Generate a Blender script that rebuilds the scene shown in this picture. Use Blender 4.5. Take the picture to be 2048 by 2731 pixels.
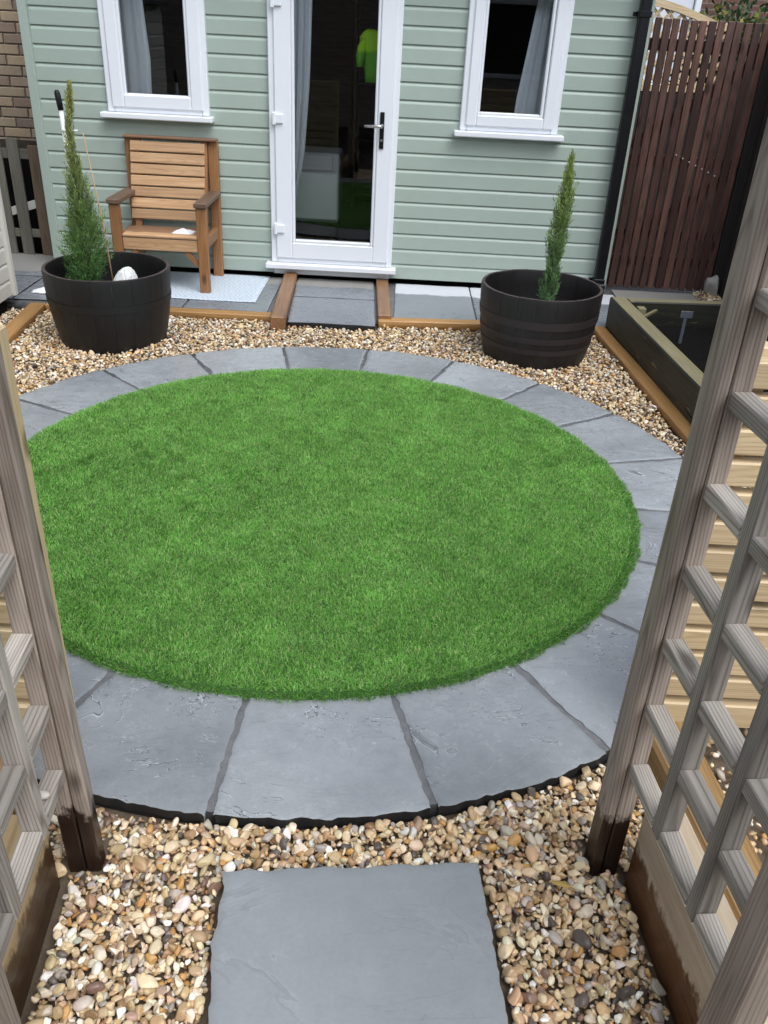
import bpy, math, random
import numpy as np
from mathutils import Matrix, Vector

random.seed(11)
rng = np.random.default_rng(11)
for o in list(bpy.data.objects):
    bpy.data.objects.remove(o)
scene = bpy.context.scene
COL = scene.collection

# ------------------------------------------------------------------ camera
cam_data = bpy.data.cameras.new('camera')
cam = bpy.data.objects.new('camera', cam_data)
COL.objects.link(cam)
RIGHT = Vector((0.99858473, 0.02656126, 0.04607651))
DOWN = Vector((0.05318407, -0.49871453, -0.8651331))
FWD = Vector((0.0, 0.86635923, -0.49942134))
M = Matrix.Identity(4)
for i in range(3):
    M[i][0] = RIGHT[i]; M[i][1] = -DOWN[i]; M[i][2] = -FWD[i]
M[2][3] = 1.688
cam.matrix_world = M
cam_data.sensor_fit = 'HORIZONTAL'
cam_data.sensor_width = 36.0
cam_data.lens = 2245.3 / 2048 * 36
cam_data.clip_start = 0.02
cam_data.clip_end = 500
scene.camera = cam
scene.render.resolution_x = 768
scene.render.resolution_y = 1024

# ------------------------------------------------------------------ overcast sky and soft sun
SUN = Vector((0.30, -0.42, 0.86)).normalized()
world = bpy.data.worlds.new('World'); scene.world = world
world.use_nodes = True
wt = world.node_tree; wt.nodes.clear()
sky = wt.nodes.new('ShaderNodeTexSky'); sky.sky_type = 'NISHITA'
sky.sun_disc = False
sky.sun_elevation = math.asin(SUN.z)
sky.sun_rotation = math.atan2(SUN.x, SUN.y)
sky.dust_density = 3.0; sky.air_density = 1.0
bw = wt.nodes.new('ShaderNodeRGBToBW')
mixw = wt.nodes.new('ShaderNodeMixRGB'); mixw.inputs[0].default_value = 0.80
tint = wt.nodes.new('ShaderNodeMixRGB'); tint.blend_type = 'MULTIPLY'; tint.inputs[0].default_value = 1
tint.inputs[2].default_value = (0.94, 1.0, 1.09, 1)
bg = wt.nodes.new('ShaderNodeBackground'); bg.inputs[1].default_value = 0.15
wo = wt.nodes.new('ShaderNodeOutputWorld')
wt.links.new(sky.outputs[0], bw.inputs[0])
wt.links.new(sky.outputs[0], mixw.inputs[1])
wt.links.new(bw.outputs[0], mixw.inputs[2])
wt.links.new(mixw.outputs[0], tint.inputs[1])
wt.links.new(tint.outputs[0], bg.inputs[0])
wt.links.new(bg.outputs[0], wo.inputs[0])
sd = bpy.data.lights.new('sun', 'SUN'); sd.energy = 0.9; sd.angle = math.radians(50); sd.color = (1.0, 0.98, 0.95)
so = bpy.data.objects.new('sun', sd); COL.objects.link(so)
so.rotation_euler = (-SUN).to_track_quat('-Z', 'Y').to_euler()
vs = scene.view_settings
vs.view_transform = 'Standard'; vs.look = 'None'; vs.gamma = 1.0; vs.exposure = 0.80; vs.use_curve_mapping = False

# ------------------------------------------------------------------ object helpers
W = {}

def link(name, mesh, mw=None, parent=None):
    o = bpy.data.objects.new(name, mesh)
    COL.objects.link(o)
    mw = Matrix.Identity(4) if mw is None else mw
    if parent is not None:
        o.parent = parent
        o.matrix_parent_inverse = W[parent.name].inverted()
    o.matrix_basis = mw
    W[o.name] = mw.copy()
    return o

def thing(name, label, cat, loc=(0, 0, 0), group=None, rotz=0.0):
    o = link(name, None, Matrix.Translation(Vector(loc)) @ Matrix.Rotation(rotz, 4, 'Z'))
    o.empty_display_size = 0.1
    tag(o, label, cat, group)
    return o

def tag(o, label=None, cat=None, group=None, kind=None):
    if label: o['label'] = label
    if cat: o['category'] = cat
    if group: o['group'] = group
    if kind: o['kind'] = kind
    return o

def mesh_np(name, V, F, mat=None, smooth=False, col=None, mats=None, midx=None):
    """V (n,3), F list of equal arrays (m,k) or list of such arrays"""
    me = bpy.data.meshes.new(name)
    if isinstance(F, np.ndarray): F = [F]
    F = [np.asarray(f, dtype=np.int32) for f in F if len(f)]
    V = np.asarray(V, dtype=np.float32)
    me.vertices.add(len(V)); me.vertices.foreach_set('co', V.ravel())
    nl = sum(f.size for f in F); npoly = sum(len(f) for f in F)
    me.loops.add(nl); me.polygons.add(npoly)
    me.loops.foreach_set('vertex_index', np.concatenate([f.ravel() for f in F]))
    tot = np.concatenate([np.full(len(f), f.shape[1], dtype=np.int32) for f in F])
    st = np.concatenate([[0], np.cumsum(tot)[:-1]]).astype(np.int32)
    me.polygons.foreach_set('loop_start', st)
    me.polygons.foreach_set('loop_total', tot)
    if smooth: me.polygons.foreach_set('use_smooth', np.ones(npoly, dtype=bool))
    if midx is not None: me.polygons.foreach_set('material_index', np.asarray(midx, dtype=np.int32))
    me.update(calc_edges=True)
    me.validate()
    if col is not None:
        a = me.attributes.new('col', 'FLOAT_COLOR', 'POINT')
        c = np.ones((len(V), 4), dtype=np.float32); c[:, :3] = col
        a.data.foreach_set('color', c.ravel())
    for m in (mats or ([mat] if mat else [])): me.materials.append(m)
    return me

class MB:
    """collects polygons of any size, links them as one mesh"""
    def __init__(s): s.v = []; s.f = []
    def add(s, v, f):
        b = len(s.v); s.v += [tuple(p) for p in v]; s.f += [tuple(i + b for i in q) for q in f]
    def box(s, x0, x1, y0, y1, z0, z1, bev=0.002, mat4=None):
        v, f = chamfer(x1 - x0, y1 - y0, z1 - z0, bev)
        c = Vector(((x0 + x1) / 2, (y0 + y1) / 2, (z0 + z1) / 2))
        v = [Vector(p) + c for p in v]
        if mat4 is not None: v = [mat4 @ p for p in v]
        s.add(v, f)
    def tube(s, pts, rad, n=8, cap=True):
        rings = []; pts = [Vector(p) for p in pts]
        rad = rad if isinstance(rad, (list, tuple)) else [rad] * len(pts)
        for i, p in enumerate(pts):
            d = (pts[min(i + 1, len(pts) - 1)] - pts[max(i - 1, 0)]).normalized()
            a = d.orthogonal().normalized(); b = d.cross(a)
            if i and (a.dot(pa) < 0.9):
                a = (pa - d * pa.dot(d)).normalized(); b = d.cross(a)
            pa = a
            rings.append([p + (a * math.cos(t) + b * math.sin(t)) * rad[i] for t in [2 * math.pi * k / n for k in range(n)]])
        v = [q for r in rings for q in r]; f = []
        for i in range(len(rings) - 1):
            for k in range(n):
                f.append((i * n + k, i * n + (k + 1) % n, (i + 1) * n + (k + 1) % n, (i + 1) * n + k))
        if cap:
            f.append(tuple(range(n - 1, -1, -1))); f.append(tuple((len(rings) - 1) * n + k for k in range(n)))
        s.add(v, f)
    def build(s, name, mat, parent=None, mw=None, smooth=False, origin=None):
        me = bpy.data.meshes.new(name)
        v = s.v
        if origin is not None:
            mw = Matrix.Translation(Vector(origin)); v = [tuple(Vector(p) - Vector(origin)) for p in v]
        me.from_pydata(v, [], s.f); me.update()
        if smooth:
            me.polygons.foreach_set('use_smooth', np.ones(len(me.polygons), dtype=bool))
        if mat: me.materials.append(mat)
        return link(name, me, mw, parent)

def chamfer(L, Wd, H, b):
    b = min(b, L * .3, Wd * .3, H * .3)
    v = []; idx = {}
    for sx in (-1, 1):
        for sy in (-1, 1):
            for sz in (-1, 1):
                x, y, z = sx * L / 2, sy * Wd / 2, sz * H / 2
                for k, p in enumerate(((x, y - sy * b, z - sz * b), (x - sx * b, y, z - sz * b), (x - sx * b, y - sy * b, z))):
                    idx[(sx, sy, sz, k)] = len(v); v.append(p)
    f = []
    g = lambda a, k: idx[(a[0], a[1], a[2], k)]
    for ax in range(3):
        o1, o2 = (ax + 1) % 3, (ax + 2) % 3
        for s in (-1, 1):
            def c(p, q):
                a = [0, 0, 0]; a[ax] = s; a[o1] = p; a[o2] = q; return tuple(a)
            q = [g(c(-1, -1), ax), g(c(1, -1), ax), g(c(1, 1), ax), g(c(-1, 1), ax)]
            f.append(tuple(q if s > 0 else q[::-1]))
        for p in (-1, 1):
            for q in (-1, 1):
                a = [0, 0, 0]; a[ax] = -1; a[o1] = p; a[o2] = q; a = tuple(a)
                bb = [0, 0, 0]; bb[ax] = 1; bb[o1] = p; bb[o2] = q; bb = tuple(bb)
                qd = [g(a, o1), g(bb, o1), g(bb, o2), g(a, o2)]
                f.append(tuple(qd if p * q > 0 else qd[::-1]))
    for sx in (-1, 1):
        for sy in (-1, 1):
            for sz in (-1, 1):
                a = (sx, sy, sz); t = [g(a, 0), g(a, 1), g(a, 2)]
                f.append(tuple(t if sx * sy * sz > 0 else t[::-1]))
    return v, f

_cache = {}
def plank(name, p0, p1, width, height, mat, parent=None, up=(0, 0, 1), bev=0.003, ext=0.0, topmat=None):
    """bar whose long axis (local x) runs p0 -> p1; local z is close to up"""
    p0, p1 = Vector(p0), Vector(p1)
    d = (p1 - p0); L = d.length + 2 * ext; x = d.normalized()
    z = Vector(up); z = (z - x * z.dot(x)).normalized(); y = z.cross(x)
    key = (round(L, 4), round(width, 4), round(height, 4), round(bev, 4), mat.name, topmat.name if topmat else '')
    me = _cache.get(key)
    if me is None:
        v, f = chamfer(L, width, height, bev)
        me = bpy.data.meshes.new(name); me.from_pydata(v, [], f); me.update(); me.materials.append(mat)
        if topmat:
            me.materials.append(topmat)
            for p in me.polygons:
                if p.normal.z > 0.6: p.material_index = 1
        _cache[key] = me
    c = (p0 + p1) / 2
    mw = Matrix(((x.x, y.x, z.x, c.x), (x.y, y.y, z.y, c.y), (x.z, y.z, z.z, c.z), (0, 0, 0, 1)))
    return link(name, me, mw, parent)

# ------------------------------------------------------------------ material helpers
def node(nt, typ, **kw):
    n = nt.nodes.new('ShaderNode' + typ)
    for k, v in kw.items():
        if k == 'i':
            for a, b in v.items():
                s = n.inputs[a]
                if isinstance(b, bpy.types.NodeSocket): nt.links.new(b, s)
                else: s.default_value = b
        else: setattr(n, k, v)
    return n

def newmat(name):
    m = bpy.data.materials.new(name); m.use_nodes = True
    nt = m.node_tree; b = nt.nodes['Principled BSDF']
    return m, nt, b

def ramp(nt, fac, stops, interp='LINEAR'):
    r = node(nt, 'ValToRGB', i={0: fac}); r.color_ramp.interpolation = interp
    e = r.color_ramp.elements
    while len(e) < len(stops): e.new(0.5)
    for k, (p, c) in enumerate(stops):
        e[k].position = p; e[k].color = (*c, 1) if len(c) == 3 else c
    return r.outputs[0]

def math_(nt, op, a, b=0.0, c=None, clamp=False):
    n = node(nt, 'Math', operation=op, use_clamp=clamp, i={0: a, 1: b})
    if c is not None:
        if isinstance(c, bpy.types.NodeSocket): nt.links.new(c, n.inputs[2])
        else: n.inputs[2].default_value = c
    return n.outputs[0]

def objco(nt, rand=37.0):
    tc = node(nt, 'TexCoord'); oi = node(nt, 'ObjectInfo')
    off = math_(nt, 'MULTIPLY', oi.outputs['Random'], rand)
    cb = node(nt, 'CombineXYZ', i={0: off, 1: off, 2: off})
    return node(nt, 'VectorMath', operation='ADD', i={0: tc.outputs['Object'], 1: cb.outputs[0]}).outputs[0], oi.outputs['Random']

def scl(nt, vec, s):
    return node(nt, 'VectorMath', operation='MULTIPLY', i={0: vec, 1: s}).outputs[0]

def noise(nt, vec, scale=5.0, detail=4.0, rough=0.55, dist=0.0):
    return node(nt, 'TexNoise', i={'Vector': vec, 'Scale': scale, 'Detail': detail, 'Roughness': rough, 'Distortion': dist}).outputs[0]

def mixc(nt, fac, a, b, mode='MIX'):
    n = node(nt, 'MixRGB', blend_type=mode)
    for k, s in ((0, fac), (1, a), (2, b)):
        if isinstance(s, bpy.types.NodeSocket): nt.links.new(s, n.inputs[k])
        elif k == 0: n.inputs[0].default_value = s
        else: n.inputs[k].default_value = (*s, 1)
    return n.outputs[0]

def bump(nt, h, strength=0.3, dist=0.005, normal=None):
    n = node(nt, 'Bump', i={'Height': h, 'Strength': strength, 'Distance': dist})
    if normal is not None: nt.links.new(normal, n.inputs['Normal'])
    return n.outputs[0]

def wood(name, dark, light, axis=0, rough=0.65, rings=0.5, knots=False, wet=None, bumpk=0.35, blotch=0.25, tone=0.18, patch=None):
    m, nt, b = newmat(name)
    co, rnd = objco(nt)
    s1 = [70.0] * 3; s1[axis] = 3.0
    s2 = [5.0] * 3; s2[axis] = 0.9
    st = noise(nt, scl(nt, co, s1), 1.0, 6, 0.62)
    big = noise(nt, scl(nt, co, s2), 1.0, 2, 0.5)
    sx_ = node(nt, 'SeparateXYZ', i={0: node(nt, 'TexCoord').outputs['Object']})
    oth = [k for k in range(3) if k != axis]
    ro = math_(nt, 'MULTIPLY_ADD', rnd, 0.09, 0.012)
    q1 = math_(nt, 'ADD', sx_.outputs[oth[0]], ro)
    q2 = math_(nt, 'ADD', sx_.outputs[oth[1]], math_(nt, 'SUBTRACT', 0.06, ro))
    q1 = math_(nt, 'MULTIPLY_ADD', sx_.outputs[axis], 0.03, q1)
    dist_ = math_(nt, 'SQRT', math_(nt, 'ADD', math_(nt, 'MULTIPLY', q1, q1), math_(nt, 'MULTIPLY', q2, q2)))
    phs = math_(nt, 'ADD', math_(nt, 'MULTIPLY', dist_, 1000.0), math_(nt, 'MULTIPLY', big, 48.0))
    rg = math_(nt, 'MULTIPLY_ADD', math_(nt, 'SINE', phs), 0.5, 0.5)
    rg = math_(nt, 'SUBTRACT', 1.0, math_(nt, 'POWER', rg, 3.0))
    fac = math_(nt, 'ADD', math_(nt, 'MULTIPLY', st, 1.25 - rings * 0.5), math_(nt, 'MULTIPLY', rg, rings * 0.42))
    fac = math_(nt, 'SUBTRACT', fac, 0.16)
    colr = ramp(nt, fac, [(0.15, dark), (0.78, light)])
    bl = noise(nt, scl(nt, co, (1.6, 1.6, 1.6) if axis is None else [5.0 if k != axis else 1.3 for k in range(3)]), 1.0, 3, 0.6)
    bl = math_(nt, 'MULTIPLY_ADD', math_(nt, 'SUBTRACT', bl, 0.5), blotch * 2.6, 1.0)
    tn = math_(nt, 'MULTIPLY_ADD', rnd, tone * 2, 1.0 - tone)
    bl = math_(nt, 'MULTIPLY', bl, tn)
    cb = node(nt, 'CombineXYZ', i={0: bl, 1: bl, 2: bl}).outputs[0]
    colr = mixc(nt, 1.0, colr, cb, 'MULTIPLY')
    h = math_(nt, 'ADD', st, math_(nt, 'MULTIPLY', rg, 0.2 * rings))
    if knots:
        ks = [7.5] * 3; ks[axis] = 3.3
        vo = node(nt, 'TexVoronoi', i={'Vector': scl(nt, co, ks), 'Scale': 1.0})
        kd = math_(nt, 'ADD', vo.outputs['Distance'], math_(nt, 'MULTIPLY', math_(nt, 'SUBTRACT', st, 0.5), 0.12))
        km = ramp(nt, kd, [(0.08, (1, 1, 1)), (0.17, (0, 0, 0))])
        colr = mixc(nt, math_(nt, 'MULTIPLY', km, 0.8), colr, tuple(x * 0.35 for x in dark))
    if patch:
        pn = noise(nt, scl(nt, co, [4.0 if k == axis else 34.0 for k in range(3)]), 1.0, 3, 0.6)
        colr = mixc(nt, ramp(nt, pn, [(patch[0], (0, 0, 0)), (patch[0] + 0.03, (1, 1, 1))]), colr, patch[1])
    r = math_(nt, 'MULTIPLY_ADD', st, -0.25, rough + 0.12)
    if wet:
        z0, amp, wc, wr = wet
        ge = node(nt, 'NewGeometry'); sp = node(nt, 'SeparateXYZ', i={0: ge.outputs['Position']})
        wn = noise(nt, scl(nt, ge.outputs['Position'], (30, 30, 16)), 1.0, 5, 0.7)
        hh = math_(nt, 'ADD', sp.outputs[2], math_(nt, 'MULTIPLY', math_(nt, 'SUBTRACT', wn, 0.5), amp))
        mask = math_(nt, 'SUBTRACT', 1.0, math_(nt, 'DIVIDE', math_(nt, 'SUBTRACT', hh, z0 - 0.012), 0.024, clamp=True), clamp=True)
        colr = mixc(nt, mask, colr, mixc(nt, 1.0, colr, wc, 'MULTIPLY'))
        r = math_(nt, 'SUBTRACT', r, math_(nt, 'MULTIPLY', mask, wr))
    nt.links.new(colr, b.inputs['Base Color'])
    nt.links.new(r, b.inputs['Roughness'])
    nt.links.new(bump(nt, h, bumpk, 0.003), b.inputs['Normal'])
    return m

def plain(name, col, rough=0.5, metal=0.0, var=0.06, scale=30.0, bumpk=0.0, spec=0.5):
    m, nt, b = newmat(name)
    co, rnd = objco(nt)
    n = noise(nt, co, scale, 4, 0.6)
    n2 = noise(nt, co, scale * 0.12, 3, 0.6)
    k = math_(nt, 'MULTIPLY_ADD', math_(nt, 'ADD', n, n2), var * 2, 1.0 - var * 2)
    cb = node(nt, 'CombineXYZ', i={0: k, 1: k, 2: k}).outputs[0]
    nt.links.new(mixc(nt, 1.0, col, cb, 'MULTIPLY'), b.inputs['Base Color'])
    rr = math_(nt, 'MULTIPLY_ADD', n2, 0.2, rough - 0.1)
    nt.links.new(rr, b.inputs['Roughness'])
    b.inputs['Metallic'].default_value = metal
    b.inputs['Specular IOR Level'].default_value = spec
    if bumpk: nt.links.new(bump(nt, n, bumpk, 0.002), b.inputs['Normal'])
    return m

def stone(name, c0, c1, rough=0.3, riven=0.5, dry=None, steps=7.0, scale=3.2, specks=False):
    m, nt, b = newmat(name)
    co, rnd = objco(nt, 61.0)
    flat = scl(nt, co, (1, 1, 0.2))
    stre = scl(nt, co, (1.0, 1.7, 0.2))
    n1 = noise(nt, flat, 2.1, 5, 0.6)
    n2 = noise(nt, stre, scale, 5, 0.62, 0.9)
    st = math_(nt, 'DIVIDE', math_(nt, 'FLOOR', math_(nt, 'MULTIPLY', n2, steps)), steps)
    fine = noise(nt, flat, 90.0, 4, 0.65)
    mid = noise(nt, flat, 17.0, 4, 0.6)
    fac = math_(nt, 'ADD', math_(nt, 'MULTIPLY', n1, 0.7), math_(nt, 'MULTIPLY', mid, 0.3))
    tn = math_(nt, 'MULTIPLY_ADD', rnd, 0.34, -0.17)
    colr = ramp(nt, math_(nt, 'ADD', fac, tn), [(0.28, c0), (0.72, c1)])
    sp = math_(nt, 'MULTIPLY_ADD', fine, 0.24, 0.88)
    colr = mixc(nt, 1.0, colr, node(nt, 'CombineXYZ', i={0: sp, 1: sp, 2: sp}).outputs[0], 'MULTIPLY')
    # wet, dirty ledge lines with crevice shade painted into the colour
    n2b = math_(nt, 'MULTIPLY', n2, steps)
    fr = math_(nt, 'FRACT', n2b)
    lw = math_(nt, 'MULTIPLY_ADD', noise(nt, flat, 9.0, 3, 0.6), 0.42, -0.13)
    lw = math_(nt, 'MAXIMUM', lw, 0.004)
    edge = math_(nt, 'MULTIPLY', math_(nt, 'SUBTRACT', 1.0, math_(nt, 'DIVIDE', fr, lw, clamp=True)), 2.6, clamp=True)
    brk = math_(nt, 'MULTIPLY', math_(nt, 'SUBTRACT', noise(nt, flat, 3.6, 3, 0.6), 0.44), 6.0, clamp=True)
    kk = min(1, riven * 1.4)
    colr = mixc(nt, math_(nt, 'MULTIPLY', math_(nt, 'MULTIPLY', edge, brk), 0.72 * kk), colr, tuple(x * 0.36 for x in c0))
    hi = math_(nt, 'MULTIPLY', math_(nt, 'SUBTRACT', 1.0, math_(nt, 'DIVIDE', math_(nt, 'SUBTRACT', 1.0, fr), lw, clamp=True)), 2.0, clamp=True)  # sky highlights on the ledge edges, painted as pale streaks
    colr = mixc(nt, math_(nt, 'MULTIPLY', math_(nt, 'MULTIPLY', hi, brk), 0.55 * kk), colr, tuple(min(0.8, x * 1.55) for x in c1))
    r = math_(nt, 'MULTIPLY_ADD', math_(nt, 'ADD', math_(nt, 'MULTIPLY', n1, 0.5), math_(nt, 'MULTIPLY', mid, 0.5)), 0.55, rough - 0.22, clamp=True)
    r = math_(nt, 'MAXIMUM', r, 0.08)
    h = math_(nt, 'ADD', math_(nt, 'ADD', math_(nt, 'MULTIPLY', st, riven), math_(nt, 'MULTIPLY', n2, riven * 0.5)), math_(nt, 'ADD', math_(nt, 'MULTIPLY', mid, 0.10), math_(nt, 'MULTIPLY', fine, 0.03)))
    if specks:
        vo = node(nt, 'TexVoronoi', i={'Vector': flat, 'Scale': 9.0})
        vm = math_(nt, 'LESS_THAN', math_(nt, 'ADD', vo.outputs['Distance'], math_(nt, 'MULTIPLY', mid, 0.10)), 0.085)
        colr = mixc(nt, math_(nt, 'MULTIPLY', vm, 0.55), colr, (0.55, 0.57, 0.58))
        pd = noise(nt, flat, 1.3, 2, 0.5)
        colr = mixc(nt, ramp(nt, pd, [(0.52, (0, 0, 0)), (0.60, (0.35, 0.35, 0.35))]), colr, tuple(x * 0.86 for x in c0))
    if dry:
        y0, dc = dry
        ge = node(nt, 'NewGeometry'); s3 = node(nt, 'SeparateXYZ', i={0: ge.outputs['Position']})
        dn = noise(nt, ge.outputs['Position'], 7.0, 3, 0.5)
        yy = math_(nt, 'ADD', s3.outputs[1], math_(nt, 'MULTIPLY', math_(nt, 'SUBTRACT', dn, 0.5), 0.09))
        mk = math_(nt, 'DIVIDE', math_(nt, 'SUBTRACT', yy, y0), 0.03, clamp=True)
        colr = mixc(nt, mk, colr, dc)
        r = math_(nt, 'MULTIPLY_ADD', mk, 0.3, r)
    nt.links.new(colr, b.inputs['Base Color'])
    nt.links.new(r, b.inputs['Roughness'])
    nt.links.new(bump(nt, h, 0.7, 0.022), b.inputs['Normal'])
    return m

def vcol(name, rough=0.45, spec=0.4, mottled=0.0, trans=0.0):
    m, nt, b = newmat(name)
    at = node(nt, 'Attribute', attribute_name='col')
    c = at.outputs['Color']
    if mottled:
        ge = node(nt, 'TexCoord')
        n = noise(nt, ge.outputs['Object'], 160.0, 4, 0.65)
        k = math_(nt, 'MULTIPLY_ADD', n, mottled * 2, 1.0 - mottled)
        c = mixc(nt, 1.0, c, node(nt, 'CombineXYZ', i={0: k, 1: k, 2: k}).outputs[0], 'MULTIPLY')
        nt.links.new(bump(nt, n, 0.25, 0.002), b.inputs['Normal'])
        nr = noise(nt, ge.outputs['Object'], 45.0, 2, 0.5)
        nt.links.new(math_(nt, 'MULTIPLY_ADD', nr, 0.3, rough - 0.15), b.inputs['Roughness'])
    else:
        b.inputs['Roughness'].default_value = rough
    nt.links.new(c, b.inputs['Base Color'])
    b.inputs['Specular IOR Level'].default_value = spec
    if trans:
        tr = node(nt, 'BsdfTranslucent'); nt.links.new(c, tr.inputs[0])
        mx = node(nt, 'MixShader'); mx.inputs[0].default_value = trans
        nt.links.new(b.outputs[0], mx.inputs[1]); nt.links.new(tr.outputs[0], mx.inputs[2])
        nt.links.new(mx.outputs[0], nt.nodes['Material Output'].inputs[0])
    return m

def glass_mat(name, tintc=(0.80, 0.84, 0.84), k=1.5):
    m, nt, b = newmat(name); nt.nodes.remove(b)
    fr = node(nt, 'Fresnel', i={'IOR': 1.5})
    f = math_(nt, 'MULTIPLY', fr.outputs[0], k, clamp=True)
    tr = node(nt, 'BsdfTransparent'); tr.inputs[0].default_value = (*tintc, 1)
    gl = node(nt, 'BsdfGlossy'); gl.inputs['Roughness'].default_value = 0.01
    mx = node(nt, 'MixShader', i={0: f, 1: tr.outputs[0], 2: gl.outputs[0]})
    nt.links.new(mx.outputs[0], nt.nodes['Material Output'].inputs[0])
    return m

# palettes
M_soil = plain('soil', (0.012, 0.0105, 0.0095), 0.95, var=0.3, scale=120, bumpk=0.9, spec=0.08)
M_bed = plain('gravel_underlay', (0.13, 0.095, 0.062), 0.8, var=0.35, scale=150, bumpk=0.8)
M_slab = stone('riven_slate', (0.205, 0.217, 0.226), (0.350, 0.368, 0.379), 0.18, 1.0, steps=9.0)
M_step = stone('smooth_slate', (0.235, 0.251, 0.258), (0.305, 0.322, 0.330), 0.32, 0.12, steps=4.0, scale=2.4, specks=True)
M_sedge = plain('wet_edge_gap_shade', (0.016, 0.016, 0.017), 0.6, var=0.4, scale=90, bumpk=0.8)  # near-black wet stone, with the shadow gap under slab edges painted in
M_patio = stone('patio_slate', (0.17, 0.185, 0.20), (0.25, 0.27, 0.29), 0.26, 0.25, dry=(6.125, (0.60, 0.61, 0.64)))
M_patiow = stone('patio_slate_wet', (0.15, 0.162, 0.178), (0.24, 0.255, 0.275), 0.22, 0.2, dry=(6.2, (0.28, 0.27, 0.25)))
M_mortar = plain('joint_sand', (0.135, 0.137, 0.142), 0.7, var=0.55, scale=260, bumpk=0.9)
M_pebble = vcol('pebble', 0.40, 0.5, 0.16)
M_grass = vcol('turf_blade', 0.5, 0.3, 0.0, 0.35)
M_turf = plain('turf_backing', (0.045, 0.12, 0.025), 0.9, var=0.2, scale=80)
M_green = plain('sage_paint', (0.375, 0.445, 0.385), 0.42, var=0.05, scale=14)
M_white = plain('white_upvc', (0.80, 0.82, 0.85), 0.32, var=0.012, scale=8)
M_whited = plain('white_gasket', (0.55, 0.57, 0.60), 0.4, var=0.02)
M_black = plain('black_plastic', (0.006, 0.006, 0.007), 0.42, var=0.2, scale=60, spec=0.3)
M_silver = plain('brushed_metal', (0.62, 0.60, 0.57), 0.28, 1.0, var=0.05)
M_glass = glass_mat('window_glass', (0.97, 0.985, 0.985), 0.95)
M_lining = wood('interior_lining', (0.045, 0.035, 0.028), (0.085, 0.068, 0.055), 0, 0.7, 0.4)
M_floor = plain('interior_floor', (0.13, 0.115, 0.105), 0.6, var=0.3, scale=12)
M_curtain = plain('grey_curtain', (0.80, 0.83, 0.88), 0.9, var=0.05, scale=40)
M_roof = plain('roof_felt', (0.05, 0.05, 0.055), 0.9, var=0.2, scale=60)
M_chair = wood('stained_pine', (0.33, 0.17, 0.078), (0.60, 0.385, 0.21), 0, 0.5, 0.35, knots=True, blotch=0.15)
M_chaird = wood('stained_pine_dark', (0.175, 0.080, 0.031), (0.34, 0.165, 0.068), 0, 0.45, 0.4, knots=True)
M_chairw = wood('worn_seat_pine', (0.17, 0.085, 0.045), (0.31, 0.175, 0.105), 0, 0.42, 0.35, blotch=0.3)
M_chairarm = wood('weathered_arm', (0.09, 0.052, 0.032), (0.22, 0.14, 0.092), 0, 0.5, 0.4)
M_barrel = wood('tarred_oak', (0.0045, 0.0042, 0.0045), (0.012, 0.0105, 0.0105), 2, 0.5, 0.3, blotch=0.4)
M_barrelb = wood('tarred_oak_brown', (0.006, 0.005, 0.005), (0.016, 0.0135, 0.0135), 2, 0.5, 0.3, blotch=0.4)
M_rim = wood('worn_stave_end', (0.038, 0.026, 0.025), (0.085, 0.060, 0.057), 2, 0.6, 0.2)
M_hoop = plain('black_hoop', (0.008, 0.0075, 0.008), 0.5, 0.0, var=0.25, scale=50, bumpk=0.2)
M_hoopb = plain('rusty_hoop', (0.026, 0.019, 0.020), 0.55, 0.0, var=0.35, scale=40, bumpk=0.3)
M_edge = wood('orange_edging', (0.28, 0.135, 0.040), (0.47, 0.265, 0.10), 0, 0.5, 0.4, blotch=0.3, wet=(-0.028, 0.02, (0.45, 0.38, 0.33), 0.1))
M_edgew = wood('wet_edging', (0.155, 0.070, 0.028), (0.31, 0.165, 0.075), 0, 0.4, 0.5, blotch=0.5, knots=True)
M_weath = wood('weathered_trellis', (0.15, 0.122, 0.098), (0.455, 0.415, 0.360), 0, 0.60, 0.70, bumpk=0.35, blotch=0.65, tone=0.22, knots=True)
M_post = wood('weathered_post', (0.150, 0.110, 0.084), (0.405, 0.340, 0.280), 0, 0.60, 0.65, bumpk=0.35, blotch=0.6, knots=True, wet=(0.14, 0.20, (0.08, 0.05, 0.04), 0.25))
M_sleep = wood('pale_sleeper', (0.46, 0.34, 0.22), (0.76, 0.64, 0.48), 0, 0.6, 0.4, bumpk=0.6, blotch=0.5, wet=(0.085, 0.12, (0.24, 0.13, 0.075), 0.25))
M_sleepl = wood('ochre_sleeper', (0.34, 0.225, 0.10), (0.60, 0.45, 0.25), 0, 0.6, 0.4, bumpk=0.6, blotch=0.5, wet=(0.105, 0.12, (0.15, 0.115, 0.10), 0.25))
M_brown = wood('brown_sleeper', (0.22, 0.12, 0.040), (0.40, 0.25, 0.10), 0, 0.6, 0.5, knots=True)
M_pale = wood('new_pine', (0.46, 0.33, 0.17), (0.70, 0.55, 0.34), 0, 0.55, 0.6, knots=True, blotch=0.15, tone=0.1)
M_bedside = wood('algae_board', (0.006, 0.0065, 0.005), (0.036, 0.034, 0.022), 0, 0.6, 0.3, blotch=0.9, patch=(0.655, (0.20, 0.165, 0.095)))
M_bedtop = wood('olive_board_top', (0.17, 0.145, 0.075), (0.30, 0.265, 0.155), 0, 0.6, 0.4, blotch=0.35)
M_gate = wood('dark_stained_slat', (0.042, 0.020, 0.015), (0.135, 0.066, 0.050), 0, 0.45, 0.4, knots=True, blotch=0.7, tone=0.5)
M_fence = wood('black_brown_fence', (0.008, 0.0065, 0.006), (0.020, 0.016, 0.015), 0, 0.55, 0.4)
M_cream = plain('cream_paint', (0.60, 0.59, 0.53), 0.55, var=0.06, scale=9)
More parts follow.
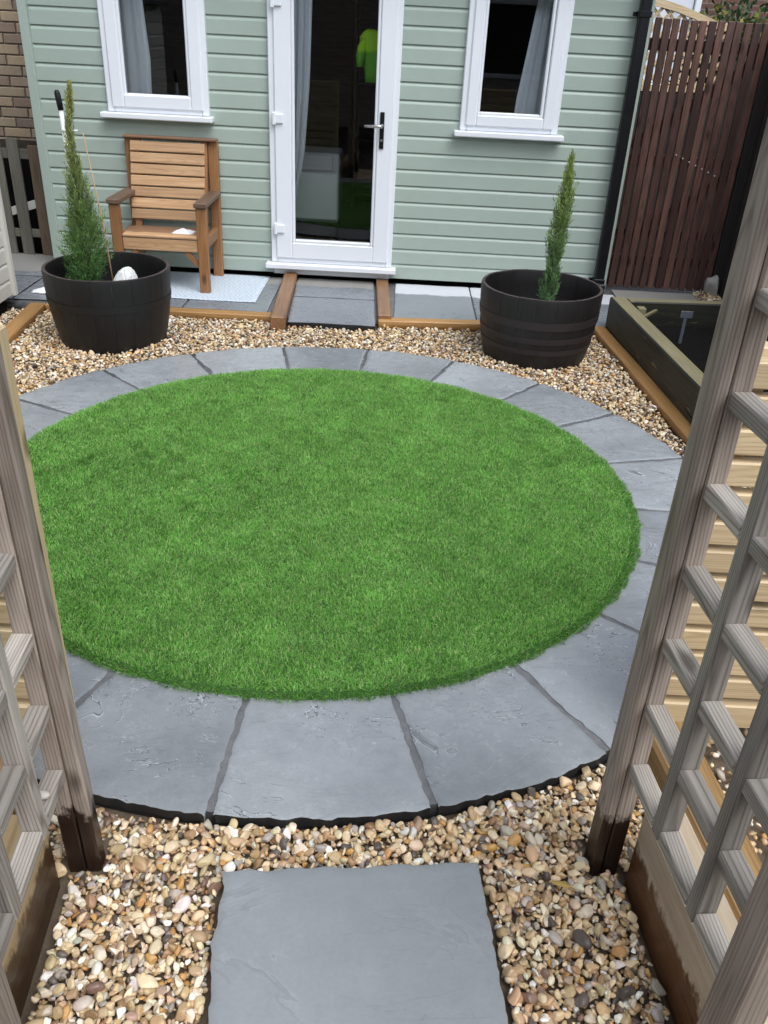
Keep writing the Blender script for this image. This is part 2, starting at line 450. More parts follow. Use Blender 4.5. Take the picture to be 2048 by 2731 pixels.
M_olive = wood('mossy_picket', (0.10, 0.095, 0.072), (0.20, 0.185, 0.15), 0, 0.7, 0.4)
M_brownp = wood('brown_picket', (0.10, 0.068, 0.045), (0.19, 0.135, 0.09), 0, 0.7, 0.4)
M_mort2 = plain('wall_mortar', (0.25, 0.21, 0.17), 0.9, var=0.2, scale=60, bumpk=0.4)
BRICKS = [plain('tan_brick', c, 0.85, var=0.25, scale=40, bumpk=0.5) for c in
          ((0.34, 0.255, 0.175), (0.40, 0.30, 0.195), (0.28, 0.20, 0.145), (0.23, 0.175, 0.13), (0.36, 0.285, 0.19))]
M_can = plain('bamboo_cane', (0.42, 0.26, 0.14), 0.5, var=0.2, scale=80)
M_pole = plain('white_pole', (0.78, 0.80, 0.78), 0.35, var=0.08, scale=50)
M_cloth = plain('white_stone', (0.68, 0.68, 0.66), 0.7, var=0.06, scale=25, bumpk=0.2)
M_paper = plain('white_paper', (0.85, 0.85, 0.87), 0.8, var=0.03)
M_leaf = vcol('conifer_leaf', 0.6, 0.25, 0.0, 0.35)
M_bark = wood('conifer_bark', (0.05, 0.032, 0.022), (0.11, 0.075, 0.05), 2, 0.8, 0.3)

# ================================================================== GROUND
CX, CY, RO, RI = -0.293, 3.1445, 1.7415, 1.335
s = 60.0
me = mesh_np('ground', [(-s, -s, -0.075), (s, -s, -0.075), (s, s, -0.075), (-s, s, -0.075)], np.array([[0, 1, 2, 3]]), M_soil)
tag(link('ground', me), kind='structure')
me = mesh_np('gravel_underlay', [(-2.9, 0.2, -0.058), (2.6, 0.2, -0.058), (2.6, 6.75, -0.058), (-2.9, 6.75, -0.058)], np.array([[0, 1, 2, 3]]), M_bed)
tag(link('gravel_path_base', me), kind='structure')

# ------------------------------------------------------------------ slabs
def wob(n, amp, rough=3):
    x = np.linspace(0, 1, n); y = np.zeros(n)
    for k in range(1, 4 + rough):
        y += rng.normal() * np.sin(2 * np.pi * (k * x * 1.7 + rng.random())) / k ** 0.7
    y = y * 0.55 + rng.normal(size=n) * 0.35
    return y * amp

def slab(name, pos, nu, nv, th, mat, parent, ztop=0.0, jit=0.0025, relief=0.0012, tilt=0.0, outer=False):
    """pos(u,v) -> (x,y) with u,v in 0..1; a thick, slightly uneven stone with ragged edges"""
    us = np.concatenate([[0, 0.012], np.linspace(0.035, 0.965, nu), [0.988, 1]]); vs_ = np.concatenate([[0, 0.018], np.linspace(0.05, 0.95, nv), [0.982, 1]])
    n, m = len(us), len(vs_)
    eu0, eu1, ev0, ev1 = wob(m, jit), wob(m, jit), wob(n, jit), wob(n, jit)
    P = np.zeros((n, m, 3))
    for i, u in enumerate(us):
        for j, v in enumerate(vs_):
            P[i, j, :2] = pos(u, v)
    cen = P.reshape(-1, 3).mean(0); cen[2] = 0
    du = P[-1, m // 2, :2] - P[0, m // 2, :2]; du /= np.linalg.norm(du)
    dv = P[n // 2, -1, :2] - P[n // 2, 0, :2]; dv /= np.linalg.norm(dv)
    for i, u in enumerate(us):
        for j, v in enumerate(vs_):
            P[i, j, :2] += du * (eu0[j] * max(0, 1 - u * 12) + eu1[j] * max(0, 1 - (1 - u) * 12))
            P[i, j, :2] += dv * (ev0[i] * max(0, 1 - v * 9) + ev1[i] * max(0, 1 - (1 - v) * 9))
    ph = rng.random(6) * 6.28
    X, Y = P[..., 0], P[..., 1]
    P[..., 2] = ztop + relief * (np.sin(9 * X + ph[0]) * np.cos(8 * Y + ph[1]) + 0.7 * np.sin(23 * X + 11 * Y + ph[2]) + 0.5 * np.cos(31 * Y - 17 * X + ph[3]))
    P[0, :, 2] -= 0.003; P[-1, :, 2] -= 0.003; P[:, 0, 2] -= 0.003; P[:, -1, 2] -= 0.003
    P[..., 2] += tilt * (X - cen[0])
    idx = np.arange(n * m).reshape(n, m)
    F = np.stack([idx[:-1, :-1], idx[1:, :-1], idx[1:, 1:], idx[:-1, 1:]], -1).reshape(-1, 4)
    loop = list(idx[:, 0]) + list(idx[-1, 1:]) + list(idx[-2::-1, -1]) + list(idx[0, -2:0:-1])
    V = P.reshape(-1, 3); T2 = V[loop].copy(); B = V[loop].copy(); B[:, 2] = ztop - th
    B[:, :2] = cen[:2] + (B[:, :2] - cen[:2]) * 0.992
    nb = len(V); L = len(loop)
    S = np.array([[nb + (k + 1) % L, nb + k, nb + L + k, nb + L + (k + 1) % L] for k in range(L)])
    V = np.vstack([V, T2, B]) - cen
    a = V[F[0]]; nz = np.cross(a[1] - a[0], a[2] - a[0])[2]
    if nz < 0: F = F[:, ::-1]; S = S[:, ::-1]
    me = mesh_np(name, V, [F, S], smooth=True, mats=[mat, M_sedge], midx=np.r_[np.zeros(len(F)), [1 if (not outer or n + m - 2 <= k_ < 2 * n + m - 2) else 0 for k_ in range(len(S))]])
    o = link(name, me, Matrix.Translation(Vector(cen)), parent)
    return o

def ring_mesh(r0, r1, z, n=128):
    t = np.linspace(0, 2 * np.pi, n, endpoint=False)
    V = np.vstack([np.c_[CX + r0 * np.cos(t), CY + r0 * np.sin(t), np.full(n, z)], np.c_[CX + r1 * np.cos(t), CY + r1 * np.sin(t), np.full(n, z)],
                   np.c_[CX + r1 * np.cos(t), CY + r1 * np.sin(t), np.full(n, z - 0.05)]])
    k = np.arange(n); k2 = (k + 1) % n
    F = np.vstack([np.c_[k, n + k, n + k2, k2], np.c_[n + k, 2 * n + k, 2 * n + k2, n + k2]])
    return V, F
V, F = ring_mesh(1.26, RO - 0.010, -0.0045)
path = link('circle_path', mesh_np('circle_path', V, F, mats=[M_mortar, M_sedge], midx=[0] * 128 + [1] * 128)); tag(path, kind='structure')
ang = [-93.2, -74.8, -57.1, -38.5, -20.6, -3.1, 14.7, 32.7, 49.6, 67.8, 85.2, 102.0, 120.0, 137.5, 155.2, 173.0, 191.0, 212.5, 230.8, 248.7, 266.8]
for k in range(20):
    a0, a1 = math.radians(ang[k]), math.radians(ang[k + 1])
    def pos(u, v, a0=a0, a1=a1):
        r = 1.275 + (RO - 1.275) * v
        g = (0.0095 + 0.0015 * math.sin(k * 2.3)) / r
        a = a0 + g + (a1 - a0 - 2 * g) * u
        return (CX + r * math.cos(a), CY + r * math.sin(a))
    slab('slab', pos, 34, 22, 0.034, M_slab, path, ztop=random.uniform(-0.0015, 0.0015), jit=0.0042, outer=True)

def quad(c):
    c = [np.array(p, float) for p in c]
    return lambda u, v: (c[0] * (1 - u) * (1 - v) + c[1] * u * (1 - v) + c[2] * u * v + c[3] * (1 - u) * v)

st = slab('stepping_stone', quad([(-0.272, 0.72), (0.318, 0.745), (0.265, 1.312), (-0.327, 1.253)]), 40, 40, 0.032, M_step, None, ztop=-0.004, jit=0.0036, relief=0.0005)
tag(st, 'square grey slate stepping stone set in gravel between the trellis screens', 'stepping stone')

V = np.array([(-3.3, 5.47, -0.012), (2.6, 5.57, -0.012), (2.6, 6.78, -0.012), (-3.3, 6.78, -0.012)])
V2 = V.copy(); V2[:, 2] = -0.05
patio = link('patio', mesh_np('patio', np.vstack([V, V2]), np.array([[0, 1, 2, 3], [0, 4, 5, 1], [3, 2, 6, 7], [1, 5, 6, 2], [0, 3, 7, 4]]), M_mortar)); tag(patio, kind='structure')
def rect_slab(x0, x1, y0, y1, mat, g=0.006, sk=0.0):
    slab('slab', quad([(x0 + g, y0 + g + sk * x0), (x1 - g, y0 + g + sk * x1), (x1 - g, y1 - g), (x0 + g, y1 - g)]), 8, 8, 0.03, mat, patio, ztop=random.uniform(-0.001, 0.001), jit=0.002, relief=0.0007)
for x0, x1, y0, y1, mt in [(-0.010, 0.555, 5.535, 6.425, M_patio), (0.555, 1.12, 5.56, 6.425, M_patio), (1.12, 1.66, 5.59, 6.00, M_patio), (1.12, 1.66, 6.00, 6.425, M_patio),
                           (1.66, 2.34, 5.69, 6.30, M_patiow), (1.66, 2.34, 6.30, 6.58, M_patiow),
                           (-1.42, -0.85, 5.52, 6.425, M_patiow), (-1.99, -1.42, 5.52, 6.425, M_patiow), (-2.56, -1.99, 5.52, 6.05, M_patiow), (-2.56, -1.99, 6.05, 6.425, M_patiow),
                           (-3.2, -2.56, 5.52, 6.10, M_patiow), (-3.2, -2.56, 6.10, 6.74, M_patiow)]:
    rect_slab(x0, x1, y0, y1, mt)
# doorstep slabs reaching out between the two timbers
slab('slab', quad([(-0.690, 5.335), (-0.120, 5.335), (-0.150, 5.925), (-0.722, 5.918)]), 8, 8, 0.035, M_patiow, patio, ztop=0.002, jit=0.003, relief=0.0007)
slab('slab', quad([(-0.722, 5.932), (-0.150, 5.938), (-0.172, 6.425), (-0.748, 6.425)]), 8, 8, 0.035, M_patiow, patio, ztop=0.001, jit=0.003, relief=0.0007)
V = np.array([(-0.70, 5.35, -0.02), (-0.115, 5.35, -0.02), (-0.115, 5.5, -0.02), (-0.70, 5.5, -0.02)])

# ------------------------------------------------------------------ edging timbers
def timber(p0, p1, w, z0, z1, mat, label, name='edging_timber', cat='timber', grp=None, bev=0.006):
    h = z1 - z0; zc = (z0 + z1) / 2
    o = plank(name, (p0[0], p0[1], zc), (p1[0], p1[1], zc), w, h, mat, bev=bev)
    tag(o, label, cat, grp); return o
G_ED = 'timber edging round the gravel'
timber((-0.745, 5.258), (-0.797, 6.385), 0.096, -0.045, 0.050, M_edgew, 'dark wet timber beside the doorstep slabs, on the chair side', grp=G_ED)
timber((-0.064, 5.482), (-0.108, 6.395), 0.090, -0.045, 0.032, M_edgew, 'short brown timber beside the doorstep slabs, on the drainpipe side', grp=G_ED)
timber((-0.108, 5.482), (1.345, 5.605), 0.085, -0.050, 0.004, M_edge, 'orange timber edging the patio in front of the right-hand barrel planter', grp=G_ED)
timber((-0.80, 5.462), (-2.30, 5.452), 0.085, -0.050, 0.004, M_edge, 'orange timber edging the patio in front of the rug and armchair', grp=G_ED)
timber((1.378, 5.585), (1.548, 3.45), 0.088, -0.050, 0.004, M_edge, 'long orange timber laid along the foot of the raised bed', grp=G_ED)
timber((-2.355, 5.445), (-2.255, 4.20), 0.100, -0.050, 0.004, M_edge, 'ochre timber between gravel and the cream clapboard shed', grp=G_ED)

# ================================================================== GARDEN ROOM
WY = 6.411
BH = 0.111
room = thing('garden_room', 'sage green clapboard garden room with white glazed door and two windows', 'garden room', (-0.5, 7.8, 0.0))

def profile_board(name, x0, x1, z, mat, parent, wy=WY, bh=BH, axis='x', sgn=1):
    pr = [(0.0, 0.0), (-0.0015, 0.003), (-0.0015, bh * 0.76), (0.0004, bh * 0.81), (0.0042, bh * 0.87), (0.0090, bh * 0.925), (0.0118, bh * 0.975), (0.0122, bh * 1.06), (0.018, bh * 1.06), (0.018, 0.0)]
    L = x1 - x0
    key = ('board', round(L, 4), mat.name, axis, sgn)
    me = _cache.get(key)
    if me is None:
        V = []; n = len(pr)
        for xx in (-L / 2, L / 2):
            for (y, zz) in pr:
                V.append((xx, y, zz))
        F = [(k, k + n, (k + 1) % n + n, (k + 1) % n) for k in range(n)]
        F += [tuple(range(n)), tuple(range(2 * n - 1, n - 1, -1))]
        me = bpy.data.meshes.new(name); me.from_pydata(V, [], [q[::-1] for q in F]); me.update(); me.materials.append(mat)
        _cache[key] = me
    if axis == 'x':
        mw = Matrix.Translation(((x0 + x1) / 2, wy, z))
    else:   # runs along y, faces +x
        mw = Matrix.Translation((wy, (x0 + x1) / 2, z)) @ Matrix.Rotation(math.pi / 2, 4, 'Z')
    return link(name, me, mw, parent)

Z0 = 0.037
WL = (-2.051, -1.35); WR = (0.38, 1.055); DR = (-0.938, -0.044)
WTOP = 2.02; DTOP = 2.12
XL, XR = -2.525, 1.515
for r in range(20):
    z = Z0 + r * BH
    segs = [(XL, XR)]
    def cut(segs, a, b):
        out = []
        for (p, q) in segs:
            if b <= p or a >= q: out.append((p, q)); continue
            if a > p: out.append((p, a))
            if b < q: out.append((b, q))
        return out
    if z + BH > 0.12 and z < DTOP: segs = cut(segs, DR[0] + 0.01, DR[1] - 0.01)
    if z + BH > 1.10 and z < WTOP: segs = cut(cut(segs, WL[0] + 0.01, WL[1] - 0.01), WR[0] + 0.01, WR[1] - 0.01)
    for (p, q) in segs:
        profile_board('cladding_board', p, q, z, M_green, room)
# backing walls behind the cladding
for (x0, x1, z0, z1) in [(-2.56, WL[0] + .02, .03, 2.26), (WL[1] - .02, DR[0] + .02, .03, 2.26), (DR[1] - .02, WR[0] + .02, .03, 2.26), (WR[1] - .02, 1.55, .03, 2.26),
                         (WL[0] + .02, WL[1] - .02, .03, 1.10), (WR[0] + .02, WR[1] - .02, .03, 1.10), (WL[0] + .02, WL[1] - .02, WTOP - .02, 2.26), (WR[0] + .02, WR[1] - .02, WTOP - .02, 2.26),
                         (DR[0] + .02, DR[1] - .02, DTOP - .02, 2.26), (DR[0] + .02, DR[1] - .02, .03, .125)]:
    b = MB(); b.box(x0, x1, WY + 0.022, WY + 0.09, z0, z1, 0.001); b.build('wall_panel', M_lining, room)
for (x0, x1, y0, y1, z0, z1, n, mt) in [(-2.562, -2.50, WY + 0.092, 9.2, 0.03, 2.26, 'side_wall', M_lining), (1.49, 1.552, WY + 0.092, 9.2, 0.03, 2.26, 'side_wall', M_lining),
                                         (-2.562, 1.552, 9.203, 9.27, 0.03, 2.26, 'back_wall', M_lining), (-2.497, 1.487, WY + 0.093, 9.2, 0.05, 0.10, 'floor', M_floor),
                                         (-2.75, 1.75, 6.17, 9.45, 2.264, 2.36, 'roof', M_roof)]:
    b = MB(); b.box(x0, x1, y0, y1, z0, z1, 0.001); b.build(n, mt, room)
plank('corner_trim', (-2.556, WY - 0.004, 0.03), (-2.556, WY - 0.004, 2.26), 0.05, 0.062, M_green, room, up=(1, 0, 0))
plank('corner_trim', (1.543, WY - 0.004, 0.03), (1.543, WY - 0.004, 2.26), 0.05, 0.062, M_green, room, up=(1, 0, 0))

def frame_ring(b, x0, x1, z0, z1, w, y0, y1, bev=0.004):
    """mitre-free ring: posts full height, rails butted between them"""
    b.box(x0, x0 + w, y0, y1, z0, z1, bev); b.box(x1 - w, x1, y0, y1, z0, z1, bev)
    b.box(x0 + w + .0004, x1 - w - .0004, y0, y1, z0, z0 + w, bev); b.box(x0 + w + .0004, x1 - w - .0004, y0, y1, z1 - w, z1, bev)

def window(x0, x1, gx0, gx1, sx0, sx1, lab):
    zb, zt = 1.090, WTOP
    b = MB(); frame_ring(b, x0, x1, zb, zt, 0.048, WY - 0.040, WY + 0.055, 0.006)
    w = b.build('window', M_white, room); tag(w, lab)
    b = MB(); i0 = x0 + 0.036; i1 = x1 - 0.036
    frame_ring(b, i0, i1, zb + 0.030, zt - 0.030, gx0 - i0 - 0.020, WY - 0.054, WY + 0.02, 0.008)
    b.build('sash', M_white, w)
    b = MB(); frame_ring(b, gx0 - 0.0225, gx1 + 0.0225, 1.2105 - 0.0225, zt - 0.115, 0.0225, WY - 0.044, WY + 0.012, 0.010)
    b.build('glazing_bead', M_white, w)
    b = MB(); b.box(gx0 - 0.002, gx1 + 0.002, WY - 0.022, WY - 0.018, 1.208, zt - 0.13, 0.0005)
    b.build('pane', M_glass, w)
    b = MB(); b.box(sx0, sx1, WY - 0.085, WY + 0.02, 1.052, 1.0885, 0.006)
    b.build('sill', M_white, w)
    return w
window(WL[0], WL[1], -1.911, -1.488, -2.098, -1.324, 'white window above the wooden armchair')
window(WR[0], WR[1], 0.508, 0.921, 0.343, 1.101, 'white window beside the black drainpipe')

b = MB(); frame_ring(b, DR[0], DR[1], 0.124, DTOP, 0.046, WY - 0.040, WY + 0.055, 0.005)
door = b.build('door', M_white, room); tag(door, 'white glazed door with silver lever handle')
b = MB()
LX0, LX1, LZ0, LZ1 = -0.898, -0.078, 0.160, DTOP - 0.038
GX0, GX1, GZ0 = -0.761, -0.208, 0.295
b.box(LX0, GX0 - 0.022, WY - 0.056, WY + 0.01, LZ0, LZ1, 0.006); b.box(GX1 + 0.022, LX1, WY - 0.056, WY + 0.01, LZ0, LZ1, 0.006)
b.box(GX0 - 0.0216, GX1 + 0.0216, WY - 0.056, WY + 0.01, LZ0, GZ0 - 0.022, 0.006); b.box(GX0 - 0.0216, GX1 + 0.0216, WY - 0.056, WY + 0.01, LZ1 - 0.12, LZ1, 0.006)
leaf = b.build('door_leaf', M_white, door)
b = MB(); frame_ring(b, GX0 - 0.0215, GX1 + 0.0215, GZ0 - 0.0215, LZ1 - 0.10, 0.0215, WY - 0.046, WY + 0.006, 0.010); b.build('glazing_bead', M_white, door)
b = MB(); b.box(GX0 - 0.002, GX1 + 0.002, WY - 0.024, WY - 0.020, GZ0 - 0.002, LZ1 - 0.118, 0.0005); b.build('pane', M_glass, door)
b = MB(); b.box(-0.978, -0.010, WY - 0.095, WY + 0.02, 0.086, 0.1225, 0.005); b.build('sill', M_white, door)
for z in (0.37, 1.103, 1.797):
    b = MB(); b.box(-0.906, -0.838, WY - 0.073, WY - 0.055, z - 0.030, z + 0.030, 0.006); b.box(-0.914, -0.888, WY - 0.078, WY - 0.056, z - 0.042, z + 0.042, 0.008)
    b.build('hinge', M_white, door)
b = MB(); b.box(-0.170, -0.140, WY - 0.068, WY - 0.0565, 0.945, 1.178, 0.005)
hd = b.build('handle_plate', M_black, door)
b = MB(); b.tube([(-0.155, WY - 0.066, 1.093), (-0.155, WY - 0.112, 1.093)], 0.012, 10)
b.tube([(-0.149, WY - 0.115, 1.093), (-0.175, WY - 0.118, 1.092), (-0.274, WY - 0.112, 1.090)], [0.011, 0.011, 0.010], 10)
b.build('lever', M_silver, door, smooth=True)
b = MB(); b.tube([(-0.155, WY - 0.066, 1.000), (-0.155, WY - 0.074, 1.000)], 0.009, 10); b.build('lock_cylinder', M_silver, door)

b = MB(); b.box(DR[0] + 0.012, DR[1] - 0.012, WY - 0.004, WY + 0.02, 0.030, 0.0855, 0.002); b.build('threshold_board', M_white, door)

# drainpipe
b = MB(); b.box(1.468, 1.538, WY - 0.110, WY - 0.042, 0.075, 2.26, 0.010)
pipe = b.build('drainpipe', M_black, room); tag(pipe, 'square black drainpipe at the corner')
for z in (0.12, 1.83):
    b = MB(); b.box(1.462, 1.544, WY - 0.116, WY - 0.030, z - 0.018, z + 0.018, 0.004); b.box(1.438, 1.4615, WY - 0.050, WY - 0.030, z - 0.012, z + 0.012, 0.003); b.build('pipe_bracket', M_black, pipe)
b = MB(); b.box(1.462, 1.544, WY - 0.150, WY - 0.036, 0.035, 0.11, 0.010); b.build('pipe_shoe', M_black, pipe)

# ------------------------------------------------------------------ things inside
def curtain(label, xs, y, folds, depth, grp='grey curtains behind the glass'):
    """xs: list of (z, xleft, xright)"""
    zs = np.array([a[0] for a in xs]); n, m = 40, 16
    V = []
    for j in range(m):
        z = zs[0] + (zs[-1] - zs[0]) * j / (m - 1)
        xl = np.interp(z, zs, [a[1] for a in xs]); xr = np.interp(z, zs, [a[2] for a in xs])
        for i in range(n):
            u = i / (n - 1)
            V.append((xl + (xr - xl) * u, y + depth * math.sin(u * folds * 6.283 + 0.4 * math.sin(z * 2)) * (0.6 + 0.4 * u), z))
    idx = np.arange(n * m).reshape(m, n)
    F = np.stack([idx[:-1, :-1], idx[:-1, 1:], idx[1:, 1:], idx[1:, :-1]], -1).reshape(-1, 4)
    V = np.array(V); c = V.mean(0); c[2] = zs[0]
    o = link('curtain', mesh_np('curtain', V - c, F, M_curtain, True), Matrix.Translation(Vector(c)))
    mo = o.modifiers.new('thick', 'SOLIDIFY'); mo.thickness = 0.003
    tag(o, label, 'curtain', grp)
curtain('grey curtain drawn to the hinge side behind the glass door', [(0.12, -0.83, -0.79), (0.60, -0.83, -0.768), (0.77, -0.83, -0.730), (0.90, -0.83, -0.708), (1.33, -0.83, -0.674), (1.80, -0.83, -0.660), (2.05, -0.83, -0.655)], 6.53, 3.5, 0.013)
curtain('grey curtain behind the window above the armchair', [(1.12, -1.98, -1.785), (1.41, -1.98, -1.772), (1.58, -1.98, -1.784), (1.76, -1.98, -1.795), (2.0, -1.98, -1.80)], 6.53, 2.5, 0.014)
curtain('grey curtain held aside behind the window by the drainpipe', [(1.12, 0.760, 0.955), (1.29, 0.768, 0.955), (1.45, 0.788, 0.955), (1.88, 0.840, 0.955), (2.0, 0.85, 0.955)], 6.53, 2.5, 0.014)

fr = thing('mini_fridge', 'small pale fridge standing inside the room behind the glass door', 'fridge', (-0.68, 7.25, 0.10))
M_fr = plain('fridge_enamel', (0.80, 0.86, 0.81), 0.4, var=0.03)
b = MB(); b.box(-0.87, -0.493, 7.035, 7.45, 0.295, 0.81, 0.012); b.build('cabinet', M_whited, fr)
b = MB(); b.box(-0.87, -0.498, 7.00, 7.033, 0.318, 0.668, 0.018); b.build('fridge_door', M_fr, fr)
b = MB(); b.box(-0.87, -0.54, 7.012, 7.033, 0.686, 0.80, 0.008); b.build('freezer_flap', M_whited, fr)
b = MB(); b.box(-0.86, -0.51, 7.08, 7.44, 0.101, 0.293, 0.004); b.build('plinth', M_black, fr)

# lime jacket on a hook just inside the door
M_jk, nt, bs = newmat('hi_vis_fabric')
ge = node(nt, 'TexCoord'); sp = node(nt, 'SeparateXYZ', i={0: ge.outputs['Object']})
nz = noise(nt, ge.outputs['Object'], 14.0, 3, 0.5)
cc = ramp(nt, math_(nt, 'ADD', sp.outputs[2], math_(nt, 'MULTIPLY', nz, 0.03)), [(0.20, (0.16, 0.52, 0.03)), (0.225, (0.46, 0.86, 0.02))])
nt.links.new(cc, bs.inputs['Base Color']); bs.inputs['Roughness'].default_value = 0.7
def loft(secs, n=18):
    V = []; F = []
    for (x, y, z, rx, ry) in secs:
        for k in range(n):
            t = 2 * math.pi * k / n
            w = 1 + 0.07 * math.sin(3 * t + z * 25) + 0.05 * math.sin(5 * t - z * 40)
            V.append((x + rx * w * math.cos(t), y + ry * w * math.sin(t), z))
    for i in range(len(secs) - 1):
        for k in range(n):
            F.append((i * n + k, i * n + (k + 1) % n, (i + 1) * n + (k + 1) % n, (i + 1) * n + k))
    F.append(tuple(range(n - 1, -1, -1))); F.append(tuple((len(secs) - 1) * n + k for k in range(n)))
    return V, F
jk = thing('jacket', 'lime green high visibility jacket hanging inside behind the glass door', 'jacket', (-0.20, 6.72, 1.335))
bm_ = MB(); v, f = loft([(-0.215, 6.74, 1.335, .085, .05), (-0.215, 6.74, 1.42, .09, .055), (-0.22, 6.74, 1.50, .105, .06), (-0.225, 6.74, 1.56, .125, .06), (-0.24, 6.74, 1.615, .105, .055), (-0.255, 6.74, 1.645, .065, .045), (-0.268, 6.74, 1.665, .025, .02)])
bm_.add(v, f); bm_.build('body', M_jk, jk, origin=(-0.20, 6.72, 1.335), smooth=True)
bm_ = MB(); v, f = loft([(-0.335, 6.70, 1.43, .022, .022), (-0.335, 6.70, 1.50, .032, .03), (-0.322, 6.71, 1.56, .036, .036), (-0.30, 6.72, 1.61, .03, .03)])
bm_.add(v, f); bm_.build('sleeve', M_jk, jk, origin=(-0.20, 6.72, 1.335), smooth=True)
b = MB(); b.tube([(-0.268, 6.74, 1.655), (-0.268, 6.74, 1.70), (-0.262, 6.78, 1.72), (-0.26, WY + .40, 1.72)], 0.004, 6); b.build('hanging_loop', M_black, jk)
cab = thing('shelf_unit', 'dark shelf unit against the back wall seen dimly through the door', 'shelf', (-0.2, 9.0, 0.1))
b = MB(); b.box(-0.5, -0.47, 8.85, 9.19, 0.10, 1.8, .003); b.build('side_panel', M_lining, cab)
b = MB(); b.box(0.4, 0.43, 8.85, 9.19, 0.10, 1.8, .003); b.build('side_panel', M_lining, cab)
for z in (0.2, 0.7, 1.2, 1.7):
    b = MB(); b.box(-0.468, 0.398, 8.86, 9.19, z, z + .025, .003); b.build('shelf', M_lining, cab)

# ================================================================== ARMCHAIR
ch = thing('armchair', 'slatted brown wooden garden armchair standing on the rug', 'armchair', (-1.63, 6.1, 0.0))
for xc in (-1.920, -1.336):
    plank('front_leg', (xc, 5.885, 0.002), (xc, 5.885, 0.574), 0.048, 0.070, M_chaird, ch, up=(1, 0, 0), bev=0.005)
    plank('rear_leg', (xc, 6.352, 0.002), (xc, 6.378, 0.935), 0.046, 0.070, M_chaird, ch, up=(1, 0, 0), bev=0.005)
    plank('arm', (xc, 5.845, 0.592), (xc, 6.352, 0.592), 0.088, 0.034, M_chairarm, ch, bev=0.006)
    xi = xc + (0.058 if xc < -1.6 else -0.058)
    plank('back_stile', (xi, 6.205, 0.30), (xi, 6.365, 0.93), 0.045, 0.045, M_chaird, ch, up=(1, 0, 0), bev=0.004)
    plank('side_rail', (xc, 5.912, 0.325), (xc, 6.328, 0.325), 0.034, 0.075, M_chaird, ch, bev=0.003)
    xb = xc + (0.036 if xc < -1.6 else -0.036)
    plank('corner_brace', (xb, 5.895, 0.185), (xb + (0.085 if xc < -1.6 else -0.085), 5.895, 0.275), 0.03, 0.035, M_chaird, ch, bev=0.003)
for k in range(7):
    t = (k + 0.5) / 7
    z = 0.415 + (0.922 - 0.415) * t
    yy = 6.205 + (6.365 - 6.205) * (z - 0.30) / 0.63
    plank('back_slat', (-1.906, yy - 0.033, z), (-1.350 - 0.034, yy - 0.033, z), 0.018, 0.0655, M_chair, ch, up=(0, 0.246, 0.969), bev=0.004)
plank('top_rail', (-1.955, 6.352, 0.944), (-1.301, 6.352, 0.944), 0.075, 0.016, M_chairw, ch, bev=0.004)
for k in range(4):
    y0 = 5.865 + k * 0.088
    plank('seat_slat', (-1.884 if k == 0 else -1.90, y0 + 0.042, 0.374 - 0.004 * k), (-1.372 if k == 0 else -1.356, y0 + 0.042, 0.374 - 0.004 * k), 0.084, 0.021, M_chair if k == 0 else M_chairw, ch, bev=0.006)
plank('apron', (-1.884, 5.882, 0.318), (-1.372, 5.882, 0.318), 0.022, 0.078, M_chair, ch, bev=0.004)
def crumple(name, c, sx, sy, h, mat, label, cat, n=9, seed=1):
    r = np.random.default_rng(seed); V = []
    for j in range(n):
        for i in range(n):
            u, v = i / (n - 1) - .5, j / (n - 1) - .5
            V.append((sx * u * (1 + .3 * r.normal() * .3) + sy * .15 * v, sy * v * (1 + .3 * r.normal() * .3) - sx * .1 * u, max(0.002, h * (0.5 + 0.5 * r.random()) * (1.1 - 2.2 * max(abs(u), abs(v))) + 0.003)))
    idx = np.arange(n * n).reshape(n, n)
    F = np.stack([idx[:-1, :-1], idx[:-1, 1:], idx[1:, 1:], idx[1:, :-1]], -1).reshape(-1, 4)
    o = link(name, mesh_np(name, np.array(V), F, mat), Matrix.Translation(Vector(c)))
    mo = o.modifiers.new('thick', 'SOLIDIFY'); mo.thickness = 0.0015
    tag(o, label, cat); return o
crumple('tissue', (-1.495, 6.00, 0.380), 0.14, 0.11, 0.030, M_paper, 'crumpled white tissue lying on the armchair seat', 'tissue', seed=3)
crumple('paper_scrap', (-2.405, 5.70, 0.003), 0.16, 0.10, 0.030, M_paper, 'torn white paper scrap on the patio beside the left-hand barrel', 'paper', seed=5)

# rug
M_rug, nt, bs = newmat('woven_rug')
tc = node(nt, 'TexCoord'); sp = node(nt, 'SeparateXYZ', i={0: tc.outputs['Object']})
def tri(x): return math_(nt, 'PINGPONG', x, 1.0)
u = math_(nt, 'MULTIPLY', math_(nt, 'ADD', sp.outputs[0], sp.outputs[1]), 10.5)
v = math_(nt, 'MULTIPLY', math_(nt, 'SUBTRACT', sp.outputs[0], sp.outputs[1]), 10.5)
d = math_(nt, 'MAXIMUM', tri(u), tri(v))
bands = math_(nt, 'PINGPONG', math_(nt, 'MULTIPLY', d, 3.0), 0.5)
wv = noise(nt, tc.outputs['Object'], 220.0, 3, 0.6)
fac = math_(nt, 'ADD', math_(nt, 'GREATER_THAN', bands, 0.27), math_(nt, 'MULTIPLY', math_(nt, 'SUBTRACT', wv, .5), .7))
nt.links.new(ramp(nt, fac, [(0.2, (0.36, 0.46, 0.56)), (0.8, (0.70, 0.73, 0.75))]), bs.inputs['Base Color'])
bs.inputs['Roughness'].default_value = 0.75
nt.links.new(bump(nt, wv, 0.4, 0.003), bs.inputs['Normal'])
n = 24
V = []
for j in range(n):
    for i in range(n):
        x = -1.95 + (1.95 - 0.958) * i / (n - 1); y = 5.705 + (6.400 - 5.705) * j / (n - 1)
        V.append((x, y, 0.0055 + 0.0015 * math.sin(x * 9) * math.cos(y * 7)))
idx = np.arange(n * n).reshape(n, n)
